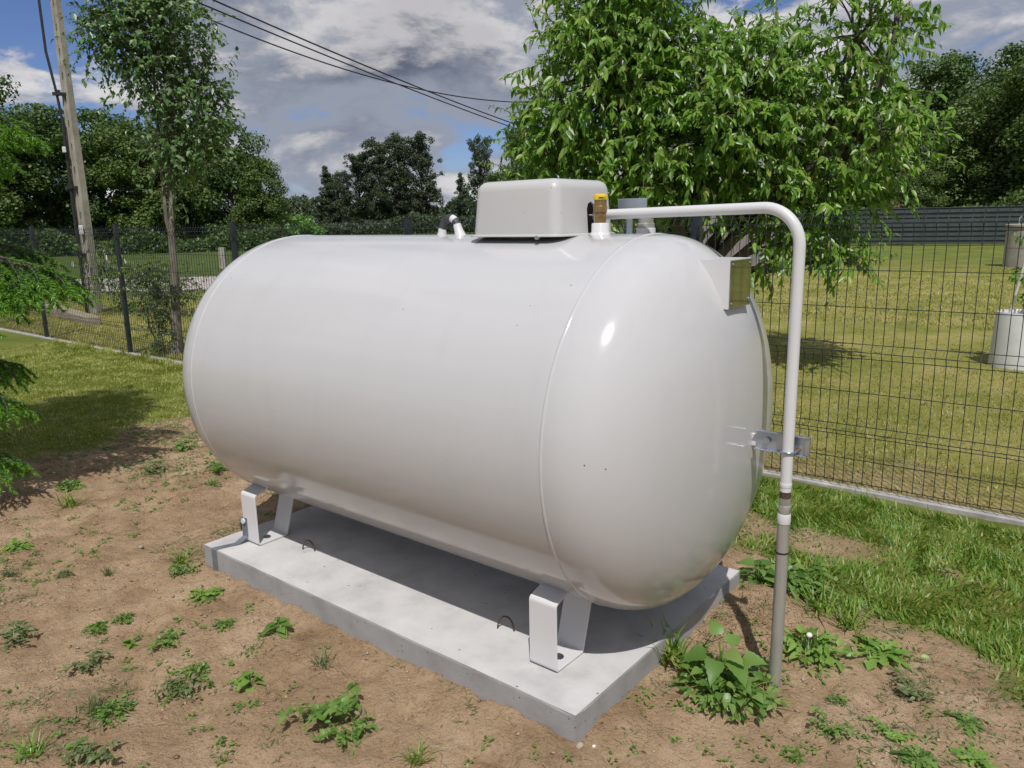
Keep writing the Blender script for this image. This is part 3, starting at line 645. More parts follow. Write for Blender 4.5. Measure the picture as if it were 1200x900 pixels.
def limb(mb, a, b, r0, r1, wob=0.08, n=7, sides=7, sag=0.0):
    a = np.array(a, float); b = np.array(b, float); P = []; ln = np.linalg.norm(b-a); w1 = rng.normal(size=3)*wob*ln; w2 = rng.normal(size=3)*wob*0.5*ln
    for i in range(n):
        t = i/(n-1); P.append(a+(b-a)*t+w1*math.sin(math.pi*t)+w2*math.sin(2*math.pi*t)+np.array([0, 0, sag*ln*math.sin(math.pi*t)]))
    mb.tube(P, [r0+(r1-r0)*(i/(n-1))**0.8 for i in range(n)], sides); return P

def sight(px, py, D):
    """point D metres away (on the ground plan) along the sight line noted for this spot in the survey of the photograph"""
    d = np.array(fwd)+np.array(r_)*((px-600)/FPX)-np.array(u_)*((py-450)/FPX); h = math.hypot(d[0], d[1])
    return np.array(CAM)+d*(D/h)
def cam_basis(D, px_dir):
    d = np.array([px_dir[0], px_dir[1], 0.0]); d /= np.linalg.norm(d); rt = np.array([d[1], -d[0], 0.0])
    return np.array([CAM.x, CAM.y, 0])+d*D, rt, d

# ------------------------------------------------------------------ the big fruit tree behind the tank
def peach_tree():
    r = np.random.default_rng(11)
    c, rt, dp = cam_basis(8.3, (-0.418, 0.908))
    k = 0.0092
    def E(px, py, ru, rz, rw, dw=0.0, w=None):
        return (sight(px, py, 8.3+dw), (ru, rw, rz), w or ru*rz*rw)
    ell = [E(715, 105, .86, 1.00, 1.0), E(735, 15, .78, .95, .9), E(850, 150, 1.0, .95, 1.2), E(1005, 45, .46, .74, .6), E(1008, 160, .60, .55, .8),
           E(880, 105, .72, .72, .9), E(930, 235, .70, .40, .75), E(645, 190, .46, .50, .6), E(650, 150, .45, .42, .6), E(1045, 155, .36, .26, .4), E(1052, 18, .30, .30, .35), E(790, 45, .45, .40, .5),
           E(945, 278, .42, .24, .4, -.2, .10), E(990, 305, .22, .09, .3, -.3, .022), E(905, 308, .14, .10, .3, -.3, .016), E(760, 215, .9, .45, 1.0), E(720, -60, .5, .5, .5)]
    basis = np.array([rt, dp, [0, 0, 1]])
    V, F, tw, base, ei = twig_crown(r, ell, 3500, 15, 0.25, 0.086, 0.0172, LT8, 0.35, 0.58, 0.30, basis)
    root = empty('fruit_tree', (float(c[0]), float(c[1]), -0.13), 'large fruit tree with drooping glossy leaves behind the fence and the tank hood', 'tree')
    me = big_mesh('crown', V-np.array([c[0], c[1], -0.13]), F)
    cr = link('crown', me, 'leaf_peach', root)
    mb = MB(); g = np.array([c[0], c[1], -0.2]); top = np.array([c[0]-0.1, c[1], 0.72])
    limb(mb, g, top, 0.13, 0.10, 0.04, 6, 12)
    for e in ell[:12]+ell[15:]:
        P = limb(mb, top, e[0], 0.065, 0.026, 0.10, 8, 8, 0.05)
    for e in ell[12:15]: limb(mb, top, e[0], 0.035, 0.012, 0.08, 8, 6, 0.12)
    for i in r.choice(len(tw), 330, replace=False):
        limb(mb, ell[ei[i]][0], tw[i][0], 0.016, 0.005, 0.08, 5, 5)
    for t in tw: mb.tube(t, [0.004, 0.003, 0.0015], 3, cap=False)
    for i, v in enumerate(mb.v): mb.v[i] = (v[0]-c[0], v[1]-c[1], v[2]+0.13)
    mb.build('trunk', 'bark', root, smooth=80)
peach_tree()

# ------------------------------------------------------------------ slim tree by the left fence
def slim_tree():
    r = np.random.default_rng(12)
    bx, by = -7.07, 2.42
    c, rt, dp = cam_basis(10.3, (bx-CAM.x, by-CAM.y)); k = 0.01144
    def E(px, py, ru, rz, rw, w=None):
        return (sight(px, py, 10.3), (ru, rw, rz), w or ru*rz*rw)
    ell = [E(150, 25, .52, .62, .5), E(195, 45, .58, .75, .6), E(165, 95, .40, .32, .4), E(222, 100, .48, .5, .5), E(238, 145, .32, .30, .4), E(200, 150, .5, .42, .5), E(175, 5, .6, .5, .5), E(222, 178, .38, .30, .3, .085), E(205, 215, .16, .22, .2, .008), E(192, 238, .10, .16, .12, .004), E(120, 40, .28, .42, .3, .06), E(245, 120, .26, .3, .3, .05), E(190, -30, .4, .5, .4)]
    basis = np.array([rt, dp, [0, 0, 1]])
    V, F, tw, base, ei = twig_crown(r, ell, 1300, 10, 0.24, 0.074, 0.021, LT4, 0.2, 0.25, 0.15, basis)
    root = empty('slim_fruit_tree', (bx, by, -0.13), 'slim upright tree with sparse small leaves beside the left fence posts', 'tree')
    O = np.array([bx, by, -0.13])
    link('crown', big_mesh('crown', V-O, F), 'leaf_apple', root)
    mb = MB(); z = lambda py: 1.42+(266-py)*k
    def at(px, py): return sight(px, py, 10.3)
    P = [at(208, 420), at(206, 360), at(203, 300), at(201, 275)]
    mb.tube(P, [0.075, 0.055, 0.045, 0.04], 10)
    mb.tube([at(201.5, 280), at(195, 258), at(191, 215), at(186, 160), at(180, 90), at(176, 20), at(176, -40)], [0.030, 0.024, 0.021, 0.019, 0.015, 0.010, 0.005], 8)
    mb.tube([at(201, 276), at(201, 240), at(197, 190), at(203, 130), at(198, 60), at(200, -20)], [0.036, 0.032, 0.027, 0.02, 0.014, 0.005], 8)
    for e in ell[:8]: limb(mb, at(197, min(210, (266-(e[0][2]-1.42)/k)+60)), e[0], 0.018, 0.007, 0.06, 6, 6)
    for i in r.choice(len(tw), 150, replace=False): limb(mb, ell[ei[i]][0], tw[i][0], 0.008, 0.003, 0.06, 4, 4)
    for t in tw: mb.tube(t, [0.003, 0.0025, 0.0015], 3, cap=False)
    for i, v in enumerate(mb.v): mb.v[i] = (v[0]-O[0], v[1]-O[1], v[2]-O[2])
    mb.build('trunk', 'pale_bark', root, smooth=80)
    # bushy shoots wrapped round its foot
    r2 = np.random.default_rng(13)
    sh = empty('dense_shrub', (bx-0.06, by-0.02, -0.13), 'small dense green shrub wrapped round the foot of the slim tree', 'shrub')
    ell = [((bx-0.12, by-0.10, 0.50), (.20, .18, .30), .03), ((bx-0.18, by-0.10, 0.85), (.28, .2, .16), .03), ((bx-0.02, by-0.10, 0.15), (.15, .14, .28), .02), ((bx+0.03, by-.05, 0.70), (.16, .16, .2), .015)]
    V, F, tw, base, ei = twig_crown(r2, ell, 210, 9, 0.15, 0.045, 0.016, LT4, 0.2, 0.2, 0.2)
    O2 = np.array([bx-0.06, by-0.02, -0.13])
    link('foliage', big_mesh('foliage', V-O2, F), 'leaf_mid', sh)
    mb = MB()
    for e in ell: limb(mb, (bx-0.06, by-0.08, -0.15), e[0], 0.012, 0.005, 0.08, 5, 5)
    for t in tw: mb.tube(t, [0.003, 0.002, 0.0015], 3, cap=False)
    for i, v in enumerate(mb.v): mb.v[i] = (v[0]-O2[0], v[1]-O2[1], v[2]-O2[2])
    mb.build('stem', 'bark', sh)
slim_tree()

# ------------------------------------------------------------------ bushes beyond the fence
def bush(name, label, cat, loc, ell, ntw, nleaf, tl, LL, LW, mat, seed, flowers=0):
    r = np.random.default_rng(seed); root = empty(name, loc, label, cat)
    V, F, tw, base, ei = twig_crown(r, ell, ntw, nleaf, tl, LL, LW, LT4, 0.2, 0.2, 0.2)
    link('foliage', big_mesh('foliage', V, F), mat, root)
    mb = MB()
    for e in ell: limb(mb, (0, 0, -0.05), e[0], 0.02, 0.008, 0.08, 5, 5)
    for i in r.choice(len(tw), min(len(tw), 60), replace=False): limb(mb, ell[ei[i]][0], tw[i][0], 0.008, 0.003, 0.06, 4, 4)
    mb.build('stem', 'bark', root)
    for i in range(flowers):
        b = tw[r.integers(len(tw))][2]; fl = MB(); q = rdir(r, 1)[0]
        for a in range(5):
            an = a*2*math.pi/5; fl.lathe([(0.002, -0.004), (0.028, 0.0), (0.002, 0.004)], (b[0]+0.028*math.cos(an), b[1]-0.02, b[2]+0.028*math.sin(an)), 6, 'y')
        fl.build('flower', 'petal', root)
bush('rose_bush', 'rose bush with white flowers growing against the foot of the concrete pole', 'bush', (-12.75, 4.35, -0.13),
     [((0.0, -0.2, 0.85), (.42, .4, .5), 1), ((0.35, 0.0, 0.5), (.5, .45, .45), 1), ((0.8, 0.1, 0.35), (.45, .4, .35), .7)], 260, 10, 0.22, 0.055, 0.018, 'leaf_mid', 21, 26)
bush('arching_shrub', 'loose arching shrub between the second fence post and the slim tree', 'shrub', (-11.2, 4.6, -0.13),
     [((0.0, 0, 0.45), (.6, .5, .4), 1), ((-0.3, 0, 0.8), (.4, .4, .3), .5), ((0.5, 0, 0.65), (.35, .35, .3), .4)], 200, 10, 0.25, 0.05, 0.017, 'leaf_mid', 22, 4)

# ------------------------------------------------------------------ concrete power pole and cables
pole = empty('power_pole', (-13.015, 4.05, -0.15), 'tall weathered concrete utility pole with slotted side beyond the left fence', 'pole', rz=math.radians(67.5))
PH = 8.0
def pole_mesh():
    mb = MB(); n = 20; seg = PH/n
    for i in range(n):
        z0 = i*seg; z1 = z0+seg
        f0 = 1-0.48*z0/PH; f1 = 1-0.48*z1/PH
        sl0, sl1 = z0+seg*0.36, z0+seg*0.66
        def quadbox(xa, xb, ya, yb, za, zb):
            fa = 1-0.48*za/PH; fb = 1-0.48*zb/PH
            V = [(x*fa, y*fa, za) for x, y in ((xa, ya), (xb, ya), (xb, yb), (xa, yb))]+[(x*fb, y*fb, zb) for x, y in ((xa, ya), (xb, ya), (xb, yb), (xa, yb))]
            mb.add(V, [(3, 2, 1, 0), (4, 5, 6, 7), (0, 1, 5, 4), (1, 2, 6, 5), (2, 3, 7, 6), (3, 0, 4, 7)])
        quadbox(-0.105, -0.026, -0.075, 0.075, z0, z1); quadbox(0.026, 0.105, -0.075, 0.075, z0, z1)
        quadbox(-0.026, 0.026, -0.062, 0.062, z0, sl0); quadbox(-0.026, 0.026, -0.062, 0.062, sl1, z1)
    return mb
o = pole_mesh().build('shaft', 'old_concrete', pole); o.rotation_euler = (0, 0, math.radians(-52))
cond = MB().tube([(-0.155, -0.02, 0.0), (-0.145, -0.02, 2.0), (-0.13, -0.02, 3.4)], 0.028, 8).build('cable_conduit', 'black', pole)
MB().tube([(-0.13, -0.02, 3.3), (-0.17, -0.02, 3.9), (-0.25, -0.02, 4.6), (-0.25, -0.02, 5.6), (-0.24, -0.02, 7.0), (-0.20, -0.02, 7.7)], 0.022, 6).build('down_cable', 'black', pole)
for z in (1.1, 2.3, 3.9, 5.6, 7.0):
    mb = MB().box((-0.13 if z < 5 else -0.19, -0.02, z), (0.22, 0.09, 0.05)); mb.box((-0.14 if z < 5 else -0.27, -0.02, z+0.02), (0.06, 0.13, 0.08)).build('cable_bracket', 'black', pole)
MB().box((-0.17, -0.10, 2.95), (0.06, 0.06, 0.10)).build('insulator', 'white_part', pole, bevel=0.01)
MB().box((-0.07, -0.13, 1.55), (0.07, 0.05, 0.16)).build('insulator', 'white_part', pole, bevel=0.01)
MB().box((0.0, 0.0, PH-0.5), (0.5, 0.08, 0.08)).build('crossarm', 'rust', pole)

def cable(P0, P1, sag, r, label, n=40):
    P0 = np.array(P0); P1 = np.array(P1); o0 = P0.copy()
    P = [P0+(P1-P0)*t-np.array([0, 0, 4*sag*t*(1-t)])-o0 for t in np.linspace(0, 1, n)]
    ob = MB().tube(P, r, 6).build('power_cable', 'black', None, smooth=60); ob.location = o0
    return tag(ob, label, 'cable', 'cables from the concrete pole'), P, o0
def view_pt(d, D, z): return (CAM.x+d[0]*D, CAM.y+d[1]*D, z)
A0 = sight(64, -84, 16.4); A1 = sight(665, 166, 34)
cable(A0, A1, 0.22, 0.020, 'upper of the two parallel black cables crossing the sky')
cable(A0+np.array([0.10, -0.08, -0.24]), A1+np.array([0.05, 0, -0.20]), 0.16, 0.018, 'lower of the two parallel black cables crossing the sky')
cb, P, o0 = cable(A0+np.array([0.0, 0.1, -0.36]), sight(700, 112, 30), 1.05, 0.016, 'black cable that sags and flattens out left of the fruit tree')
mid = P[int(len(P)*0.86)]
MB().tube([mid, mid-np.array([0, 0, 0.18]), mid-np.array([0.02, 0, 0.32])], [0.03, 0.045, 0.012], 8).build('cable_clamp', 'black', cb)

# ------------------------------------------------------------------ small things on the neighbouring plots
bm_ = MB().box((0, 0, 0), (2.9, 0.20, 0.17)).build('timber_beam', 'timber', None, bevel=0.012)
bm_.location = (-12.45, 3.36, -0.06); bm_.rotation_euler = (0, 0.01, math.atan2(3.15-3.54, -11.0+13.87)); tag(bm_, 'pale squared timber beam lying on the grass beyond the left fence', 'beam')
lg = MB().tube([(-0.6, 0, 0), (0, 0.03, 0.02), (0.6, 0, 0)], [0.14, 0.15, 0.13], 12).build('log', 'bark', None, smooth=50)
lg.location = (-15.0, 3.15, 0.0); lg.rotation_euler = (0, 0, 0.5); tag(lg, 'dark log on the ground at the left edge beyond the fence', 'log')
cp = MB().box((0, 0, 0.36), (0.24, 0.20, 0.82), rz=0.6, taper=0.9).build('marker_post', 'old_concrete', None, bevel=0.02)
cp.location = (-24.5, 13.55, -0.13); tag(cp, 'short pale concrete marker post on the verge beyond the road', 'post')
well = empty('well_ring', (-0.40, 24.0, -0.13), 'weathered concrete well ring on the lawn at the right edge', 'well')
MB().lathe([(0.56, 0.0), (0.56, 0.52), (0.545, 0.525), (0.545, 0.535), (0.56, 0.54), (0.56, 1.10), (0.50, 1.12)], (0, 0, 0), 40).build('ring', 'old_concrete', well, smooth=30)
MB().lathe([(0.60, 1.121), (0.60, 1.17), (0.57, 1.19)], (0, 0, 0), 40).build('lid', 'old_concrete', well, smooth=30)
MB().tube([(-0.25, -0.2, 1.17), (-0.25, -0.2, 1.36), (-0.20, -0.22, 1.40)], 0.02, 8).build('lid_handle', 'zinc', well)
pot = empty('plant_pot', (1.30, 7.0, -0.13), 'white round pot with a staked sapling on the neighbouring lawn', 'pot')
MB().lathe([(0.275, 0.0), (0.25, 0.55), (0.248, 0.556), (0.232, 0.556), (0.229, 0.55), (0.225, 0.47)], (0, 0, 0), 40).build('tub', 'pot', pot, smooth=30)
sk = MB().tube([(-0.16, -0.04, 0.3), (-0.02, -0.04, 1.25)], 0.012, 8).build('stake', 'white_part', pot)
MB().tube([(0.02, 0, 0.4), (0.04, 0.02, 0.9), (0.02, 0.0, 1.45)], [0.012, 0.009, 0.004], 6).build('stem', 'bark', pot)
r = np.random.default_rng(31); V, F, tw, b_, e_ = twig_crown(r, [((0.08, 0, 0.85), (.16, .16, .3), 1), ((0.05, 0, 1.2), (.14, .14, .25), .7)], 40, 9, 0.12, 0.06, 0.02, LT4, 0.3, 0.3, 0.1)
link('foliage', big_mesh('foliage', V, F), 'leaf_bright', pot)

# board fence at the far side of the lawn
bd = np.array([0.98, 0.199]); bc = np.array([-6.2, 39.4])
bf = empty('board_fence', (bc[0], bc[1], -0.13), 'dark green horizontal board fence across the far end of the lawn', 'fence', rz=math.atan2(bd[1], bd[0]))
board_m = MB().ribbon([(0, 0.0, -0.098), (0, 0.012, 0.080), (0, -0.045, 0.098)], (1, 0, 0), 2.46, 0.018).mesh('board'); bp_m = MB().box((0, 0, 0.9), (0.09, 0.08, 1.9)).mesh('post')
for k in range(-6, 7):
    p = link('post', bp_m, 'board', bf); p.location = (2.5*k, 0.06, 0)
    if k < 6:
        for j in range(8):
            q = link('board', board_m, 'board', bf); q.location = (2.5*(k+0.5), 0.0, 0.17+j*0.215); q.rotation_euler = (0.0, 0, 0)
# plank shed behind the fruit tree
sc, srt, sdp = cam_basis(26.2, (-0.40, 0.9165))
shed = empty('plank_shed', (float(sc[0]), float(sc[1]), -0.13), 'grey plank shed half hidden behind the fruit tree', 'shed', rz=math.atan2(srt[1], srt[0]))
wl = MB().box((0, 1.56, 1.2), (3.5, 3.0, 2.5)).build('wall', 'plank', shed)
pkm = MB().box((0, 0, 1.22), (0.185, 0.03, 2.44)).mesh('plank')
for i in range(18):
    q = link('plank', pkm, 'plank', wl); q.location = (-1.66+i*0.1953, 0.03+0.008*random.uniform(-1, 1), 0.0)
MB().box((0, 1.5, 2.56), (4.0, 3.7, 0.12)).build('roof', 'roof', shed)

# ------------------------------------------------------------------ background trees
def far_tree_proto(seed, shape, nclump, nleaf, lsize, mat):
    """unit tree: height 1; returns (crown mesh, trunk mesh)"""
    r = np.random.default_rng(seed); cs = []; rs = []; lobes = []
    if shape['kind'] == 'open':
        for i in range(shape['lobes']):
            t = (i+0.5*r.random())/shape['lobes']; a = i*2.4+r.random(); q = shape['w']*(0.35+0.65*math.sin(math.pi*(0.12+0.80*t)))*(0.35+0.65*r.random())
            lobes.append((q*math.cos(a), q*math.sin(a), shape['z0']+(0.95-shape['z0'])*t))
    for i in range(nclump):
        t = (i+r.random())/nclump; z = shape['z0']+(1-shape['z0'])*t
        cr = shape['c']*(0.55+0.75*r.random())
        if shape['kind'] == 'open':
            l = lobes[r.integers(len(lobes))]; o = r.normal(size=3)*np.array([0.055, 0.055, 0.035])
            cs.append((l[0]+o[0], l[1]+o[1], min(1-cr*0.4, max(0.02, l[2]+o[2])))); rs.append((cr, cr, cr*shape.get('flat', 0.75))); continue
        if shape['kind'] == 'round': w = shape['w']*math.sqrt(max(0.03, 1-abs((t-0.42)/0.60)**2.3))
        else: w = shape['w']*(1-t)**0.8+0.02
        a = r.random()*2*math.pi+i*2.4; q = w*math.sqrt(r.random())*0.9
        if t > 0.9: cr *= 0.6
        cs.append((q*math.cos(a), q*math.sin(a), min(z, 1-cr*0.55))); rs.append((cr, cr, cr*shape.get('flat', 0.75)))
    cs = np.array(cs); rs = np.array(rs); w = rs[:, 0]**2; w /= w.sum()
    ei = r.choice(nclump, nleaf, p=w); d = rdir(r, nleaf); rad = 0.55+0.5*r.random(nleaf)
    pos = cs[ei]+d*rs[ei]*rad[:, None]
    nrm_ = norm(d*0.9+r.normal(size=(nleaf, 3))*0.5+np.array([0, 0, 0.35])); dd = norm(np.cross(nrm_, rdir(r, nleaf)))
    s_ = lsize*(0.5+0.9*r.random(nleaf))
    V, F = leaves_mesh(LT2, pos, dd, nrm_, s_, s_*0.42, 0.1)
    cm = big_mesh('crown', V, F); cm.materials.append(MT[mat])
    mb = MB(); mb.tube([(0, 0, -0.02), (0.01, 0, 0.3), (0, 0.01, 0.6), (0, 0, 0.92)], [0.020, 0.015, 0.010, 0.002], 7)
    for i in range(0, nclump, 2): mb.tube([(0, 0, cs[i][2]*0.72), tuple(cs[i]*np.array([0.5, 0.5, 0.9])), tuple(cs[i])], [0.006, 0.004, 0.0015], 4, cap=False)
    tm = mb.mesh('trunk'); tm.materials.append(MT['bark'])
    return cm, tm
PR = {
 'oak': far_tree_proto(1, dict(kind='round', z0=0.08, w=0.33, c=0.105), 80, 30000, 0.0175, 'leaf_dark'),
 'oak2': far_tree_proto(2, dict(kind='round', z0=0.03, w=0.30, c=0.095), 84, 30000, 0.0175, 'leaf_dark'),
 'alder': far_tree_proto(3, dict(kind='round', z0=0.02, w=0.27, c=0.085, flat=0.9), 90, 30000, 0.0165, 'leaf_mid'),
 'airy': far_tree_proto(4, dict(kind='open', z0=0.10, w=0.17, c=0.046, flat=0.7, lobes=30), 150, 17000, 0.0145, 'leaf_blue'),
 'airy2': far_tree_proto(5, dict(kind='open', z0=0.06, w=0.21, c=0.050, flat=0.7, lobes=40), 190, 24000, 0.0145, 'leaf_blue'),
 'spire': far_tree_proto(6, dict(kind='cone', z0=0.05, w=0.20, c=0.06, flat=0.6), 60, 11000, 0.018, 'leaf_blue'),
 'shrub': far_tree_proto(8, dict(kind='round', z0=0.0, w=0.42, c=0.2), 26, 6000, 0.05, 'leaf_bright'),
 'pinkshrub': far_tree_proto(9, dict(kind='round', z0=0.0, w=0.5, c=0.2), 26, 5000, 0.04, 'leaf_pink'),
}
def far_tree(name, proto, d, D, h, wscale, label, group, rz=0.0, cat='tree'):
    x, y = CAM.x+d[0]*D, CAM.y+d[1]*D
    root = empty(name, (x, y, -0.2), label, cat, group, rz)
    for nm, me in zip(('crown', 'trunk'), PR[proto]):
        o = bpy.data.objects.new(nm, me); COL.objects.link(o); o.parent = root; o.scale = (h*wscale, h*wscale, h)
    return root
LB = 'trees of the wood beyond the field on the left'
for a in (
 ('deciduous_tree', 'oak', (-0.979, 0.200), 60, 10.0, 1.15, 'broad dark tree of the left wood just outside the left edge of the view', LB, 0.3),
 ('deciduous_tree', 'oak2', (-0.960, 0.281), 58, 12.0, 1.0, 'tallest dark tree at the far left edge, behind the spruce tip', LB, 1.1),
 ('deciduous_tree', 'alder', (-0.951, 0.310), 54, 7.6, 1.3, 'mid green tree left of the concrete pole, behind the spruce branches', LB, 2.0),
 ('deciduous_tree', 'oak', (-0.935, 0.354), 57, 9.0, 1.15, 'dark tree directly behind the concrete pole', LB, 0.0),
 ('deciduous_tree', 'oak2', (-0.914, 0.404), 60, 9.3, 1.2, 'dark tree between the concrete pole and the slim tree', LB, 4.0),
 ('deciduous_tree', 'alder', (-0.897, 0.441), 55, 8.0, 1.25, 'mid green tree right behind the slim tree', LB, 5.0),
 ('deciduous_tree', 'oak', (-0.876, 0.481), 58, 8.4, 1.1, 'dark tree just right of the slim tree', LB, 2.6),
 ('deciduous_tree', 'oak2', (-0.852, 0.523), 56, 8.3, 1.05, 'rightmost tall tree of the left wood, its top at cloud base', LB, 0.8),
 ('deciduous_tree', 'alder', (-0.834, 0.552), 55, 5.9, 1.15, 'lowest tree at the right end of the left wood', LB, 3.3)):
    far_tree(*a)
MBG = 'tall trees in the middle distance'
for a in (
 ('tall_tree', 'spire', (-0.788, 0.615), 135, 11.0, 1.1, 'small dark tree left of the tall middle group', MBG, 0.0),
 ('tall_tree', 'airy', (-0.780, 0.626), 138, 10.5, 0.9, 'small airy tree touching the left of the tall middle group', MBG, 2.0),
 ('tall_tree', 'airy2', (-0.764, 0.645), 130, 13.4, 1.05, 'leftmost tall tree of the middle group above the tank', MBG, 1.0),
 ('tall_tree', 'airy2', (-0.745, 0.667), 128, 15.0, 1.0, 'second tall tree of the middle group above the tank', MBG, 3.1),
 ('tall_tree', 'airy', (-0.730, 0.683), 132, 16.2, 1.0, 'tallest tree of the middle group above the tank', MBG, 4.2),
 ('tall_tree', 'airy2', (-0.712, 0.702), 128, 15.6, 0.9, 'rightmost tall tree of the middle group, with a ragged edge', MBG, 5.5),
 ('tall_tree', 'spire', (-0.677, 0.736), 120, 8.8, 0.95, 'slim dark spire left of the tank hood', MBG, 0.5),
 ('tall_tree', 'airy', (-0.658, 0.753), 125, 15.0, 0.75, 'thin airy tree rising behind the tank hood', MBG, 2.4),
 ('tall_tree', 'oak', (-0.640, 0.768), 105, 8.0, 1.1, 'low rounded tree behind the left end of the tank hood', MBG, 1.4),
 ('tall_tree', 'oak2', (-0.612, 0.791), 95, 12.5, 1.0, 'dark tree behind the left side of the fruit tree', MBG, 0.9)):
    far_tree(*a)
RG = 'trees behind the board fence'
for a in (
 ('broad_tree', 'oak', (-0.232, 0.973), 58, 8.2, 1.0, 'dark tree half hidden by the right side of the fruit tree', RG, 0.4),
 ('broad_tree', 'oak2', (-0.187, 0.982), 66, 12.6, 1.0, 'tall blackish tree with the highest top right of the fruit tree', RG, 1.7),
 ('broad_tree', 'alder', (-0.150, 0.989), 52, 8.2, 1.25, 'broad mid green tree above the board fence', RG, 2.2),
 ('broad_tree', 'oak', (-0.118, 0.993), 62, 12.0, 1.0, 'dark tree behind the well ring, second from the right edge', RG, 3.0),
 ('broad_tree', 'alder', (-0.095, 0.995), 50, 9.6, 1.2, 'mid green tree at the right edge above the well ring', RG, 5.1),
 ('broad_tree', 'oak2', (-0.055, 0.998), 55, 11.0, 1.1, 'dark tree just outside the right edge', RG, 0.2),
 ('broad_tree', 'oak', (-0.30, 0.954), 60, 8.0, 1.1, 'dark tree wholly behind the middle of the fruit tree', RG, 2.9)):
    far_tree(*a)
far_tree('low_shrub', 'pinkshrub', (-0.228, 0.974), 44.6, 2.3, 1.1, 'pinkish brown shrub above the left end of the board fence', None, 0.0, 'shrub')
far_tree('low_shrub', 'alder', (-0.205, 0.979), 45.5, 3.8, 1.3, 'small green shrub above the board fence beside the pinkish one', None, 1.0, 'shrub')
far_tree('bright_bush', 'shrub', (-0.808, 0.589), 34, 2.0, 0.9, 'bright green bush peeping over the fence left of the middle trees', None, 0.0, 'bush')
# undergrowth along the wood edge and the far forest: one mass each
def tree_mass(name, label, d0, d1, D, h, n, lsize, mat, seed, dj):
    r = np.random.default_rng(seed); t = r.random(n); a0 = math.atan2(d0[1], d0[0]); a1 = math.atan2(d1[1], d1[0]); an = a0+(a1-a0)*t
    dist = D+dj*(r.random(n)-0.5)
    hh = h*(0.10+1.35*fbm(an*D/5.0, an*0, 1.0, 4, seed)); z = hh*r.random(n)**0.7
    pos = np.stack([CAM.x+np.cos(an)*dist, CAM.y+np.sin(an)*dist, z-0.3], 1)
    nn = norm(r.normal(size=(n, 3))+np.array([0.3, -0.4, 0.5])); dd = norm(np.cross(nn, rdir(r, n))); s = lsize*(0.5+r.random(n))
    V, F = leaves_mesh(LT2, pos, dd, nn, s, s*0.45, 0.0)
    o = link(name, big_mesh(name, V, F), mat); tag(o, label, 'undergrowth' if 'growth' in name else 'forest', kind='stuff')
tree_mass('undergrowth', 'dark undergrowth along the edge of the left wood', (-0.985, 0.17), (-0.826, 0.563), 55, 1.9, 30000, 0.17, 'leaf_dark', 51, 7)
tree_mass('far_forest', 'low dark line of far forest along the horizon', (-0.97, 0.24), (0.25, 0.968), 230, 9.5, 60000, 0.9, 'leaf_blue', 52, 30)
tree_mass('scrub_growth', 'dark scrub around the feet of the tall middle trees', (-0.835, 0.55), (-0.56, 0.828), 118, 2.6, 20000, 0.36, 'leaf_blue', 54, 14)
tree_mass('hedge_growth', 'dark undergrowth under the trees behind the board fence', (-0.33, 0.944), (0.02, 1.0), 49, 2.9, 24000, 0.15, 'leaf_dark', 53, 6)

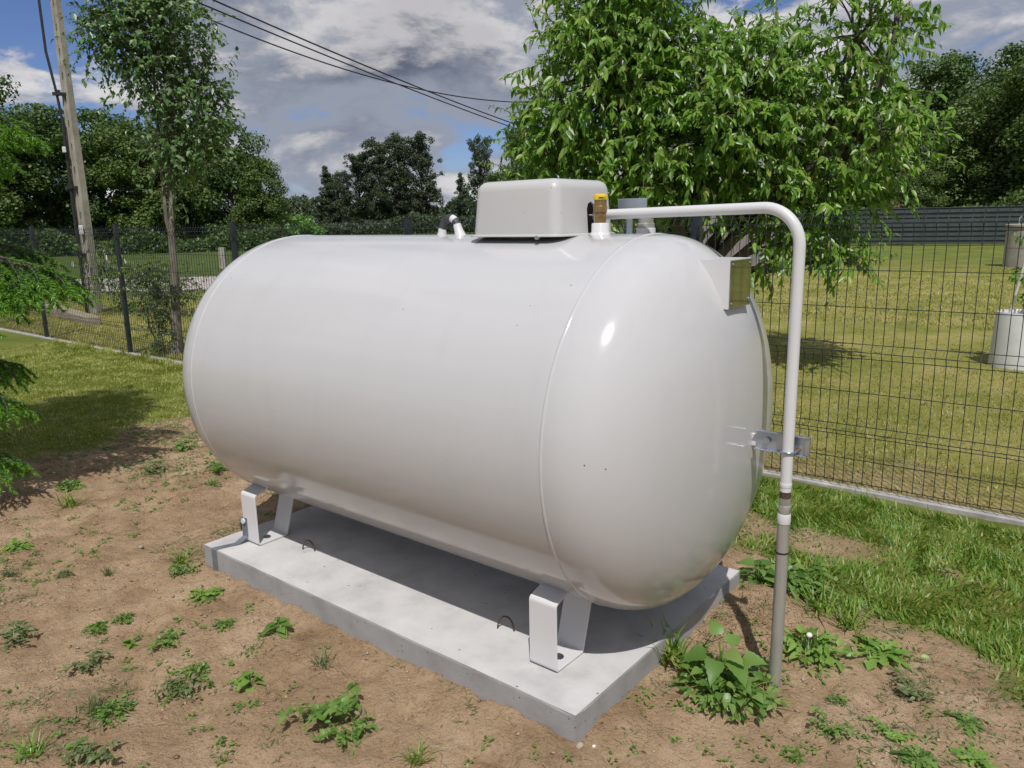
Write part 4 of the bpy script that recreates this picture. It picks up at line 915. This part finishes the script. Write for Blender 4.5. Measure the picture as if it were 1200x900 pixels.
# ------------------------------------------------------------------ young spruce at the left edge
def spruce():
    r = np.random.default_rng(61)
    bx, by = -3.42, -1.42
    root = empty('spruce_tree', (bx, by, -0.13), 'young spruce with bright green shoots reaching in from the left edge', 'tree')
    def branch_mesh(seed):
        r = np.random.default_rng(seed); segs = []   # (a, b, new)
        mb = MB()
        def axis_pt(t): return np.array([t, 0.05*math.sin(t*5+seed), 0.10*t-0.24*t*t])
        P = [axis_pt(t) for t in np.linspace(0, 1, 9)]
        mb.tube(P, [0.011-0.0009*i for i in range(9)], 5)
        segs.append((axis_pt(0.2), axis_pt(0.84), 0, 1)); segs.append((axis_pt(0.84), axis_pt(1.0), 1, 1))
        n = 24
        for i in range(n):
            t = 0.16+0.82*i/n; s = 1 if i % 2 else -1
            ln = (0.12+0.34*math.sin(math.pi*min(1, 0.15+t*0.85)))*(0.75+0.4*r.random())
            a = axis_pt(t); d = norm(np.array([0.62, s*(0.75+0.2*r.random()), -0.28-0.35*r.random()]))
            b = a+d*ln*0.55; c = b+norm(d+np.array([0, 0, -0.75]))*ln*0.45
            mb.tube([a, b, c], [0.005, 0.003, 0.0015], 4, cap=False)
            segs += [(a, b, 0, 1), (b, b+(c-b)*0.3, 0, 1), (b+(c-b)*0.3, c, 1, 1)]
            m = int(3+ln*13)
            for j in range(m):
                u = 0.18+0.75*j/m; p = a+(b-a)*min(1, u/0.6) if u < 0.6 else b+(c-b)*((u-0.6)/0.4)
                sj = 1 if j % 2 else -1; side = norm(np.cross(d, np.array([0, 0, 1.0])))
                e = norm(d*0.6+side*sj*0.75+np.array([0, 0, -0.35-0.5*r.random()])); l2 = 0.06+0.09*r.random()
                q = p+e*l2*0.45; f = q+norm(e+np.array([0, 0, -0.4]))*l2*0.55
                segs += [(p, p+(q-p)*0.5, 0, 1), (p+(q-p)*0.5, f, 1, 1)]
        old = []; new = []
        for a, b, nw, _ in segs:
            ln = np.linalg.norm(b-a); k = max(3, int(ln*900)); t = r.random(k)[:, None]
            p = a+(b-a)*t; ax = (b-a)/max(ln, 1e-6); rad = norm(np.cross(ax, rdir(r, k))); d = norm(rad*0.8+ax*0.75)
            L_ = (0.020 if not nw else 0.0205)*(0.7+0.5*r.random(k))
            sd = norm(np.cross(d, rdir(r, k)))*(0.0021 if not nw else 0.0031)
            V = np.stack([p-sd, p+sd, p+d*L_[:, None]], 1); (new if nw else old).append(V)
        ms = []
        for nm, lst, mt in (('needles', old, 'spruce'), ('shoots', new, 'spruce_new')):
            V = np.concatenate(lst).reshape(-1, 3); m = big_mesh(nm, V, np.arange(len(V)).reshape(-1, 3)); m.materials.append(MT[mt]); ms.append(m)
        bm = mb.mesh('branch'); bm.materials.append(MT['bark'])
        return bm, ms[0], ms[1]
    protos = [branch_mesh(s) for s in (1, 2, 3)]
    MB().tube([(0, 0, -0.1), (0.01, 0, 1.2), (0, 0.01, 3.0), (0, 0, 4.7)], [0.065, 0.050, 0.026, 0.004], 9).build('trunk', 'bark', root, smooth=60)
    specs = []
    z = 0.18; i = 0
    while z < 4.6:
        m = 6
        for j in range(m):
            specs.append((z+0.06*r.random(), j*2*math.pi/m+i*0.55+0.25*r.random(), ((0.46 if z < 2.45 else 1.25)*(1-z/4.9)**0.6+0.08)*(0.85+0.25*r.random())))
        z += 0.27+0.03*r.random(); i += 1
    specs += [(1.46, 0.90, 1.36), (1.40, 0.72, 1.12), (1.55, 1.12, 1.15), (2.20, 0.86, 1.22), (2.10, 0.66, 1.0), (2.05, 1.05, 1.0), (0.80, 0.76, 1.05), (0.95, 0.95, 0.98), (0.50, 0.60, 1.02), (0.46, 0.82, 0.92), (1.50, 0.80, 1.25)]
    for k, (z, a, ln) in enumerate(specs):
        bmx, nd, sh = protos[k % 3]
        b = bpy.data.objects.new('branch', bmx); COL.objects.link(b); b.parent = root
        b.location = (0, 0, z); b.scale = (ln, ln*0.9, ln); tilt = 0.12-0.28*min(1, z/3.4)
        b.rotation_euler = (0, tilt, a)
        for nm, me in (('needles', nd), ('shoots', sh)):
            o = bpy.data.objects.new(nm, me); COL.objects.link(o); o.parent = b
spruce()

# ------------------------------------------------------------------ grass blades (nobody could count them)
def grass(name, label, mat, n, xr, yr, keep, hh, ww, seed, tmpl=LTB):
    r = np.random.default_rng(seed); x = xr[0]+(xr[1]-xr[0])*r.random(n); y = yr[0]+(yr[1]-yr[0])*r.random(n)
    k = keep(x, y) > r.random(n); x = x[k]; y = y[k]; n = len(x)
    hs = hh(x, y)*(0.55+0.75*r.random(n))
    # clumping: blades lean together
    la = fbm(x, y, 5.0, 2, seed)*12; lean = 0.25+0.75*r.random(n)
    an = la+r.normal(size=n)*0.9
    d = norm(np.stack([np.cos(an)*lean, np.sin(an)*lean, 1.0+0*x], 1))
    nn = norm(np.stack([-np.cos(an)+r.normal(size=n)*0.5, -np.sin(an)+r.normal(size=n)*0.5, 0.4+0*x], 1))
    V, F = leaves_mesh(tmpl, np.stack([x, y, ground_z(x, y)-0.004], 1), d, nn, hs, ww*(0.7+0.6*r.random(n)), 0.55*r.random(n))
    o = link(name, big_mesh(name, V, F), mat); tag(o, label, 'grass', kind='stuff'); return o
def outside_slab(x, y): return ~((x > SX0-0.02) & (x < SX1+0.02) & (y > SY0-0.02) & (y < SY1+0.02))
near_f = lambda x, y: np.where(np.abs(y-fence_y(x)-0.02) < 0.045, 0.0, 1.0)
grass('grass', 'lush green grass growing right of the pipe along the fence kerb', 'grass', 62000, (0.2, 3.3), (-0.4, 2.06),
      lambda x, y: (1-soil_amount(x, y))**1.3*near_f(x, y)*outside_slab(x, y)*np.where(x < 3.3, 1, 0), lambda x, y: 0.020+0.080*fbm(x, y, 4.5, 3, 77)**1.4+0.10*sstep(0.22, 0.04, fence_y(x)-y)*vnoise(x*6, x*0, 12)**2, 0.0036, 71)
grass('grass', 'short sunlit lawn grass left of the tank with the spruce shadow on it', 'grass_lawn', 88000, (-9.5, -2.6), (-1.8, 2.06),
      lambda x, y: (1-soil_amount(x, y))**1.3*near_f(x, y)*sstep(-10.5, -6, x+1.2*y), lambda x, y: 0.018+0.042*fbm(x, y, 3.5, 3, 78)+0.12*sstep(0.25, 0.04, fence_y(x)-y)*vnoise(x*4, x*0, 13)**2, 0.0034, 72)
grass('grass', 'grass behind the tank between slab and fence', 'grass', 16000, (-2.6, 0.4), (0.75, 2.06),
      lambda x, y: (1-soil_amount(x, y))*near_f(x, y), lambda x, y: 0.04+0.05*fbm(x, y, 3.0, 3, 79), 0.003, 73)
grass('grass', 'dry yellowish mown grass of the neighbouring lawn behind the fence', 'grass_dry', 120000, (-3.5, 3.4), (2.16, 10.5),
      lambda x, y: near_f(x, y)*(1-soil_amount(x, y))*sstep(11.5, 2.2, y)*(x < 1.0+0.28*y)*(x > 0.9-0.62*(y-0.2)), lambda x, y: 0.016+0.030*fbm(x, y, 1.9, 3, 80), 0.0036, 74)
grass('grass', 'far part of the dry mown lawn in front of the board fence', 'grass_dry', 60000, (-7.5, 3.4), (9.5, 26),
      lambda x, y: sstep(27, 9, y)*(x < 1.0+0.20*y)*(x > 0.9-0.50*(y-0.2)), lambda x, y: 0.035+0.05*fbm(x, y, 0.8, 3, 82), 0.007, 76)
grass('grass', 'rough grass on the verge beyond the left fence', 'grass_dry', 42000, (-15, -4.8), (2.16, 6.0),
      lambda x, y: near_f(x, y)*sstep(6.5, 2.5, y), lambda x, y: 0.03+0.05*fbm(x, y, 1.2, 3, 81), 0.004, 75)

# ------------------------------------------------------------------ soil litter
def soil_pts(r, n, xr, yr):
    x = xr[0]+(xr[1]-xr[0])*r.random(n); y = yr[0]+(yr[1]-yr[0])*r.random(n)
    k = (soil_amount(x, y) > 0.4+0.3*r.random(n)) & outside_slab(x, y); return x[k], y[k]
r = np.random.default_rng(81); x, y = soil_pts(r, 14000, (-4.3, 2.3), (-1.9, 1.4)); n = len(x)
s = 0.0018+0.0075*r.random(n)**4.5; base = np.array([[1, 0, 0], [-1, 0, 0], [0, 1, 0], [0, -1, 0], [0, 0, .8], [0, 0, -.8]], float)
V = base[None]*(0.6+0.8*r.random((n, 6, 1)))*s[:, None, None]*np.array([1, 1, 0.7]); a = r.random(n)*6.28
Vx = V[..., 0]*np.cos(a)[:, None]-V[..., 1]*np.sin(a)[:, None]; Vy = V[..., 0]*np.sin(a)[:, None]+V[..., 1]*np.cos(a)[:, None]
V = np.stack([Vx+x[:, None], Vy+y[:, None], V[..., 2]+(ground_z(x, y)+s*0.25)[:, None]], -1)
F = np.array([[0, 2, 4], [2, 1, 4], [1, 3, 4], [3, 0, 4], [2, 0, 5], [1, 2, 5], [3, 1, 5], [0, 3, 5]])
F = (F[None]+(np.arange(n)*6)[:, None, None]).reshape(-1, 3)
tag(link('soil_crumbs', big_mesh('soil_crumbs', V.reshape(-1, 3), F), 'clod'), 'loose crumbs and pebbles scattered on the bare sandy soil', 'soil', kind='stuff')
x, y = soil_pts(r, 2600, (-4.3, 2.3), (-1.9, 1.4))
xs = 1.15+0.10*r.normal(size=1500); ys = 0.36+0.16*r.normal(size=1500); k = (xs > SX1+0.03); x = np.concatenate([x, xs[k]]); y = np.concatenate([y, ys[k]]); n = len(x)
an = r.random(n)*6.28; d = np.stack([np.cos(an), np.sin(an), 0.25*r.normal(size=n)], 1)
V, F = leaves_mesh(LTB, np.stack([x, y, ground_z(x, y)+0.004], 1), d, np.tile([0, 0, 1.0], (n, 1))+0.3*r.normal(size=(n, 3)), 0.012+0.035*r.random(n)**2, 0.0011, 0.15)
tag(link('straw_litter', big_mesh('straw_litter', V, F), 'straw'), 'dry straw bits and twigs scattered on the bare soil', 'straw', kind='stuff')
# sparse sprouts too small to count
x, y = soil_pts(r, 9000, (-4.3, 2.3), (-1.9, 1.5)); k = fbm(x, y, 2.2, 3, 91)+0.08*sstep(0.6, 1.6, x)+0.06*sstep(-2.0, -3.4, x) > 0.535+0.1*r.random(len(x)); x = x[k]; y = y[k]
pos = []; 
for q in range(8): pos.append(np.stack([x+0.02*r.normal(size=len(x)), y+0.02*r.normal(size=len(x))], 1))
p2 = np.concatenate(pos); n = len(p2); an = r.random(n)*6.28; lean = 0.5+0.9*r.random(n)
d = norm(np.stack([np.cos(an)*lean, np.sin(an)*lean, 0.6+0*an], 1)); k = outside_slab(p2[:, 0], p2[:, 1]); p2 = p2[k]; d = d[k]; n = len(p2)
V, F = leaves_mesh(LTB, np.stack([p2[:, 0], p2[:, 1], ground_z(p2[:, 0], p2[:, 1])-0.002], 1), d, np.tile([0, 0, 1.0], (n, 1))+0.4*r.normal(size=(n, 3)), 0.015+0.03*r.random(n), 0.0022, 0.3)
tag(link('sprouts', big_mesh('sprouts', V, F), 'weed_dull'), 'sparse tiny grass sprouts scattered over the bare soil', 'sprouts', kind='stuff')

x, y = soil_pts(r, 2600, (-4.2, 2.3), (-1.9, 1.4)); k = fbm(x, y, 1.8, 3, 95) > 0.44+0.16*r.random(len(x)); x = x[k]; y = y[k]
p2 = np.concatenate([np.stack([x+0.011*r.normal(size=len(x)), y+0.011*r.normal(size=len(x))], 1) for q in range(9)]); n = len(p2); an = r.random(n)*6.28
k = outside_slab(p2[:, 0], p2[:, 1]); p2 = p2[k]; an = an[k]; n = len(p2)
V, F = leaves_mesh(LT8, np.stack([p2[:, 0], p2[:, 1], ground_z(p2[:, 0], p2[:, 1])+0.002+0.010*r.random(n)], 1), np.stack([np.cos(an), np.sin(an), 0.35+0.4*r.normal(size=n)], 1), np.tile([0, 0, 1.0], (n, 1))+0.4*r.normal(size=(n, 3)), 0.008+0.015*r.random(n), 0.0035+0.002*r.random(n), 0.3)
tag(link('seedlings', big_mesh('seedlings', V, F), 'weed'), 'tiny green seedlings sprinkled over the bare soil', 'seedlings', kind='stuff')
# ------------------------------------------------------------------ weeds
def weed_mesh(kind, seed):
    r = np.random.default_rng(seed); parts = []; stems = MB()
    if kind == 'broad':
        n = 13
        for i in range(n):
            a = i*2.4+r.random(); h = 0.015+0.060*(i/n); q = 0.05*(1-i/n*0.7)
            b = np.array([q*math.cos(a), q*math.sin(a), h]); stems.tube([(0, 0, 0), b*np.array([.5, .5, .8]), b], 0.0016, 4, cap=False)
            L_ = 0.060*(0.5+0.8*r.random())
            parts.append(leaves_mesh(HEART, b[None], np.array([[math.cos(a), math.sin(a), 0.10]]), np.array([[0.2*r.normal(), 0.2*r.normal(), 1.0]]), L_, L_*0.42, 0.25))
    elif kind == 'rosette':
        n = 16
        for i in range(n):
            a = i*2.4; el = 0.15+0.75*(i/n)*r.random()
            L_ = 0.085*(0.6+0.6*r.random())
            parts.append(leaves_mesh(LOBED, np.array([[0.006*math.cos(a), 0.006*math.sin(a), 0.004+0.012*i/n]]), np.array([[math.cos(a), math.sin(a), el]]), np.array([[0.2*r.normal()-0.3*math.cos(a), 0.2*r.normal()-0.3*math.sin(a), 1.0]]), L_, L_*0.20, 0.35))
    elif kind == 'tuft':
        n = 55; an = r.random(n)*6.28; le = 0.3+0.9*r.random(n); b = 0.018*r.normal(size=(n, 2))
        d = np.stack([np.cos(an)*le, np.sin(an)*le, 1+0*an], 1); nn = np.stack([-np.cos(an), -np.sin(an), 0.5+0*an], 1)
        parts.append(leaves_mesh(LTB, np.concatenate([b, np.zeros((n, 1))], 1), d, nn, 0.06+0.09*r.random(n), 0.0026, 0.5*r.random(n)))
    elif kind == 'clump':
        n = 120; an = r.random(n)*6.28; q = 0.075*np.sqrt(r.random(n))*(0.6+0.55*np.abs(np.sin(an*1.5+seed))); h = 0.008+0.045*(1-(q/0.075)**2)*r.random(n)
        b = np.stack([q*np.cos(an), q*np.sin(an), h], 1); dd = norm(np.stack([np.cos(an)+0.7*r.normal(size=n), np.sin(an)+0.7*r.normal(size=n), 0.35+0.4*r.normal(size=n)], 1))
        parts.append(leaves_mesh(LT8, b, dd, np.tile([0, 0, 1.0], (n, 1))+0.5*r.normal(size=(n, 3)), 0.014+0.028*r.random(n), 0.004+0.006*r.random(n), 0.3))
        for i in range(0, n, 3): stems.tube([(0, 0, 0), tuple(b[i]*np.array([.6, .6, .8])), tuple(b[i])], 0.001, 3, cap=False)
    elif kind == 'sprawl':
        for s_ in range(7):
            a = r.random()*6.28; ln = 0.07+0.06*r.random(); m = 11
            t = (np.arange(m)+0.5)/m; P = np.stack([np.cos(a+0.5*t)*ln*t, np.sin(a+0.5*t)*ln*t, 0.012+0.035*np.sin(t*2.4)], 1)
            stems.tube([(0, 0, 0)]+[tuple(p) for p in P[::3]], 0.0012, 4, cap=False)
            an = a+np.where(np.arange(m) % 2, 1.1, -1.1)+0.4*r.normal(size=m)
            parts.append(leaves_mesh(LT8, P, np.stack([np.cos(an), np.sin(an), 0.25+0.3*r.normal(size=m)], 1), np.tile([0, 0, 1.0], (m, 1))+0.3*r.normal(size=(m, 3)), 0.024+0.016*r.random(m), 0.0075, 0.3))
    if kind != 'tuft':
        m = 26 if kind != 'broad' else 12; an = r.random(m)*6.28; le = 0.5+1.6*r.random(m); b = 0.03*r.normal(size=(m, 2))
        parts.append(leaves_mesh(LTB, np.concatenate([b, np.zeros((m, 1))], 1), np.stack([np.cos(an)*le, np.sin(an)*le, 1+0*an], 1), np.stack([-np.cos(an), -np.sin(an), 0.5+0*an], 1), 0.03+0.07*r.random(m)**2, 0.0016, 0.6*r.random(m)))
        m = 40; an = r.random(m)*6.28; q = 0.09*r.random(m)**0.7
        parts.append(leaves_mesh(LT8, np.stack([q*np.cos(an), q*np.sin(an), 0.004+0.018*r.random(m)], 1), np.stack([np.cos(an)+r.normal(size=m), np.sin(an)+r.normal(size=m), 0.3+0.4*r.normal(size=m)], 1), np.tile([0, 0, 1.0], (m, 1))+0.6*r.normal(size=(m, 3)), 0.010+0.018*r.random(m), 0.0035+0.003*r.random(m), 0.3))
    V, F = merge(parts); me = big_mesh('leaves', V, F)
    return me, (stems.mesh('stem') if stems.v else None)
WP = {k: [weed_mesh(k, 100+7*i+j) for j in range(2)] for i, k in enumerate(('broad', 'rosette', 'tuft', 'clump', 'sprawl'))}
WN = dict(broad='broadleaf_weed', rosette='rosette_weed', tuft='grass_tuft', clump='leafy_weed', sprawl='sprawling_weed')
wcache = {}
def weed(kind, x, y, s, mat, label, var=0):
    me, st = WP[kind][var]; key = (kind, var, mat)
    if key not in wcache:
        m2 = me.copy(); m2.materials.clear(); m2.materials.append(MT[mat]); wcache[key] = m2
    s *= 0.80 if kind != 'tuft' else 0.95
    root = empty(WN[kind], (x, y, float(ground_z(x, y))-0.003), label, 'grass tuft' if kind == 'tuft' else 'weed', 'weeds growing on the bare soil', random.uniform(0, 6.28))
    o = bpy.data.objects.new('leaves' if kind != 'tuft' else 'blades', wcache[key]); COL.objects.link(o); o.parent = root; o.scale = (s, s, s)
    if st:
        if not st.materials: st.materials.append(MT['weed'])
        q = bpy.data.objects.new('stem', st); COL.objects.link(q); q.parent = root; q.scale = (s, s, s)
random.seed(3)
W = [
 ('rosette', -0.77, -0.75, 1.15, 'weed_light', 'bushy bright green weed close to the slab edge below the grounding strap'),
 ('broad', -0.27, -0.73, 0.85, 'weed', 'broad leaved green weed by the middle of the front slab edge'),
 ('broad', -0.07, -0.98, 0.85, 'weed_light', 'pale green weed with long broad leaves in front of the slab middle'),
 ('sprawl', 0.31, -0.95, 1.5, 'weed', 'wide dark sprawling weed beside the reddish stone'),
 ('sprawl', 0.44, -0.96, 1.0, 'weed', 'narrow leaved weed just right of the reddish stone'),
 ('sprawl', -0.20, -1.16, 1.0, 'weed_dull', 'dull green flat weed left of the pale broad leaved weed'),
 ('clump', -0.27, -1.07, 0.75, 'weed', 'small leafy weed above the dull flat weed in the foreground'),
 ('tuft', -0.33, -1.38, 0.75, 'weed_dull', 'flattened grassy clump low in the left foreground'),
 ('clump', -0.26, -1.36, 0.9, 'weed', 'round leafy clump beside the flattened grass in the left foreground'),
 ('tuft', -0.26, -1.60, 0.9, 'weed_light', 'light green tuft in the bottom left corner'),
 ('sprawl', -0.08, -1.49, 1.0, 'weed_dull', 'sprawling weed near the bottom edge, right of the corner tuft'),
 ('broad', -0.17, -1.50, 0.5, 'weed_light', 'single pale leaf weed near the bottom left corner'),
 ('broad', -3.02, 0.36, 1.1, 'weed', 'leafy weed at the far left soil edge close to the tank end'),
 ('rosette', -2.03, -1.04, 1.2, 'weed_light', 'bright green low weed at the left edge beneath the spruce'),
 ('tuft', -1.17, -0.63, 1.25, 'grass', 'long bladed grass tuft at the left corner of the slab'),
 ('sprawl', -1.03, -0.70, 0.9, 'weed', 'flat weed just below the long grass tuft at the slab corner'),
 ('tuft', -1.70, -1.18, 0.65, 'weed_dull', 'thin dull tuft at the left edge below the bright low weed'),
 ('clump', -1.48, -1.03, 0.55, 'weed_dull', 'small greyish weed alone on the soil left of the slab corner'),
 ('tuft', -1.34, -0.89, 0.6, 'weed_dull', 'small thin tuft between the greyish weed and the slab corner'),
 ('clump', -0.89, -1.14, 0.75, 'weed', 'upright leafy weed, left one of a pair in the left foreground'),
 ('clump', -0.85, -1.05, 0.6, 'weed', 'upright leafy weed, right one of a pair in the left foreground'),
 ('broad', -0.66, -1.11, 0.55, 'weed_light', 'small bright weed with rounded leaves below the upright pair'),
 ('sprawl', -0.53, -1.03, 0.85, 'weed', 'thin weed with narrow leaves left of the slab middle'),
 ('rosette', -0.47, -0.84, 0.75, 'weed', 'loose weed below the bushy bright one by the slab'),
 ('tuft', 0.06, -0.77, 0.75, 'weed_dull', 'greyish wispy tuft close to the front slab edge'),
 ('tuft', -2.10, 0.06, 0.85, 'weed', 'spreading dark tuft on the soil left of the tank end'),
 ('sprawl', -2.30, 0.22, 1.2, 'weed', 'low sprawling weed behind the dark tuft left of the tank end'),
 ('tuft', -2.45, -0.62, 1.3, 'grass', 'tall tuft in the shade below the spruce'),
 ('clump', -2.75, -0.50, 1.3, 'weed', 'shaded leafy weed beside the tall tuft below the spruce'),
 ('sprawl', -2.65, -0.05, 1.4, 'weed_dull', 'patch of weed in the spruce shadow on the soil'),
 ('sprawl', -0.62, -1.28, 0.9, 'weed_dull', 'dull weed low on the left, between upright pair and grassy clump'),
 ('sprawl', -1.05, -1.38, 1.2, 'weed_dull', 'wiry dull weed patch at the left edge of the foreground'),
 ('tuft', 1.065, -0.03, 1.7, 'grass', 'long grass tuft leaning over the right edge of the slab'),
 ('clump', 1.40, 0.33, 1.9, 'weed_light', 'leafy clover weed with a white flower right of the pipe'),
 ('rosette', 1.60, 0.48, 1.8, 'weed_light', 'wide weed with long narrow leaves right of the pipe on the soil'),
 ('clump', 1.16, 0.76, 2.2, 'weed', 'leafy weed cluster left of the pipe below the tank end'),
 ('broad', 1.06, 0.70, 1.5, 'weed', 'broad green weed cluster at the far right slab corner'),
 ('tuft', 1.33, 0.64, 1.5, 'grass', 'grass tuft directly behind the lower pipe'),
 ('tuft', 1.20, 0.95, 1.5, 'grass', 'grass tuft between pipe and bare patch under the tank end'),
 ('sprawl', 1.27, 0.82, 1.8, 'weed', 'low spreading weed in the grass edge behind the pipe'),
 ('clump', 1.10, 0.92, 1.5, 'weed_light', 'pale leafy weed beyond the far right slab corner'),
 ('tuft', 1.45, 0.60, 1.2, 'grass', 'small grass tuft on the soil right of the pipe sleeve'),
 ('tuft', 0.69, -0.92, 0.8, 'grass', 'green tuft at the bottom edge left of the near slab corner'),
 ('sprawl', 1.73, 0.32, 1.0, 'weed_dull', 'small weed below the wide narrow leaved one'),
 ('rosette', 1.90, 0.25, 0.95, 'weed', 'leafy weed near the right edge of the soil'),
 ('sprawl', 1.73, 0.06, 0.8, 'weed_light', 'small pale weed in the lower right, left of the leafy one'),
 ('sprawl', 1.58, -0.07, 0.8, 'weed', 'small weed low in the lower right, nearest the pipe foot'),
 ('clump', 1.56, 0.10, 0.5, 'weed_dull', 'tiny weed right of the pipe foot'),
 ('rosette', 1.82, -0.02, 1.0, 'weed', 'green rosette weed at the bottom edge in the lower right'),
 ('rosette', 1.95, 0.08, 1.0, 'weed_light', 'green rosette weed in the bottom right corner'),
 ('clump', 1.53, -0.22, 0.7, 'weed', 'small leafy weed at the bottom edge below the big weed'),
]
for i, (k, x, y, s, m, lab) in enumerate(W): weed(k, x, y, s, m, lab, i % 2)
# the big weed at the foot of the pipe
def big_weed():
    r = np.random.default_rng(91); bx, by = 1.235, -0.055; z = float(ground_z(bx, by))
    root = empty('large_weed', (bx, by, z), 'large weed with big pointed leaves at the foot of the riser pipe', 'weed')
    parts = []; st = MB(); hv = [(-0.02, 0.02, 0.135, 2.4, 0.9, .085), (0.00, -0.01, 0.125, -0.3, 0.15, .095), (-0.03, -0.02, 0.115, -2.5, -0.15, .10), (-0.005, -0.03, 0.115, -1.35, -0.35, .10), (0.03, 0.0, 0.11, -0.75, -0.1, .12), (-0.01, 0.03, 0.12, 1.2, 0.3, .085), (0.045, 0.03, 0.09, 0.4, 0.2, .09), (-0.05, 0.01, 0.075, 2.9, 0.0, .07), (0.02, -0.05, 0.075, -1.9, -0.2, .075), (0.06, -0.03, 0.07, -0.5, -0.1, .075)]
    for x, y, h, a, el, L_ in hv:
        b = np.array([x, y, h]); st.tube([(0.0, 0, 0), (x*0.4, y*0.4, h*0.6), tuple(b)], 0.0028, 5, cap=False)
        c = b+np.array([math.cos(a), math.sin(a), el])*0.02
        parts.append(leaves_mesh(HEART, c[None], np.array([[math.cos(a), math.sin(a), el]]), np.array([[0.25+0.1*r.normal(), -0.35, 1.0]]), L_*0.82, L_*0.34, 0.30))
    n = 80; an = r.random(n)*6.28; q = 0.15*np.sqrt(r.random(n)); b = np.stack([0.03+q*np.cos(an), -0.03+q*np.sin(an)*0.8, 0.02+0.055*r.random(n)], 1)
    dd = np.stack([np.cos(an)+0.5*r.normal(size=n), np.sin(an)+0.5*r.normal(size=n), 0.15+0.3*r.normal(size=n)], 1)
    parts.append(leaves_mesh(HEART, b, dd, np.tile([0.1, -0.2, 1.0], (n, 1))+0.3*r.normal(size=(n, 3)), 0.022+0.032*r.random(n), 0.010+0.012*r.random(n), 0.25))
    for i in range(n): st.tube([(0.02, -0.02, 0.0), tuple(b[i]*np.array([.6, .6, .7])), tuple(b[i])], 0.0013, 3, cap=False)
    n = 260; an = r.random(n)*6.28; q = 0.17*np.sqrt(r.random(n)); b = np.stack([0.04+q*np.cos(an), -0.04+q*np.sin(an)*0.8, 0.008+0.04*r.random(n)], 1)
    dd = np.stack([np.cos(an)+0.8*r.normal(size=n), np.sin(an)+0.8*r.normal(size=n), 0.2+0.3*r.normal(size=n)], 1)
    parts.append(leaves_mesh(LT8, b, dd, np.tile([0, 0, 1.0], (n, 1))+0.4*r.normal(size=(n, 3)), 0.02+0.02*r.random(n), 0.007, 0.3))
    V, F = merge(parts); link('leaves', big_mesh('leaves', V, F), 'weed', root); st.build('stem', 'weed', root)
    n = 60; an = r.random(n)*6.28; le = 0.4+1.2*r.random(n)
    V, F = leaves_mesh(LTB, np.stack([0.05+0.06*r.normal(size=n), -0.05+0.05*r.normal(size=n), 0*an], 1), np.stack([np.cos(an)*le, np.sin(an)*le, 1+0*an], 1), np.stack([-np.cos(an), -np.sin(an), 0.5+0*an], 1), 0.07+0.10*r.random(n), 0.003, 0.7*r.random(n))
    link('blades', big_mesh('blades', V, F), 'grass', root)
big_weed()
fl = MB().lathe([(0.003, -0.008), (0.010, -0.003), (0.011, 0.003), (0.006, 0.009)], (1.40, 0.30, float(ground_z(1.4, 0.3))+0.085), 10)
fl.tube([(1.395, 0.31, float(ground_z(1.4, 0.3))), (1.40, 0.30, float(ground_z(1.4, 0.3))+0.08)], 0.0012, 4)
tag(fl.build('clover_flower', 'petal', None, smooth=60), 'small white clover flower right of the grey pipe sleeve', 'flower')

# ------------------------------------------------------------------ stones
def stone(x, y, s, mat, label, seed):
    bm = bmesh.new(); bmesh.ops.create_icosphere(bm, subdivisions=2, radius=1); r = np.random.default_rng(seed)
    ks = r.normal(size=(6, 3))
    for v in bm.verts:
        f = 1+0.10*sum(math.sin(2.2*float(np.dot(k, v.co))+i) for i, k in enumerate(ks))/2
        v.co = Vector((v.co.x*f*s[0], v.co.y*f*s[1], v.co.z*f*s[2]))
    me = bpy.data.meshes.new('stone'); bm.to_mesh(me); bm.free()
    o = link('stone', me, mat, None, True); o.location = (x, y, float(ground_z(x, y))+s[2]*0.5); o.rotation_euler = (0, 0, seed); tag(o, label, 'stone')
stone(1.04, -0.60, (0.014, 0.011, 0.011), 'stone', 'pale rounded pebble at the near corner of the slab', 1)
stone(0.385, -0.885, (0.034, 0.026, 0.024), 'pink_stone', 'reddish brown stone beside the sprawling weed', 2)
stone(-1.52, -0.66, (0.013, 0.012, 0.008), 'stone', 'small pale pebble on the soil left of the slab corner', 3)
stone(1.07, -0.57, (0.006, 0.005, 0.005), 'petal', 'tiny white pebble right of the slab corner pebble', 4)
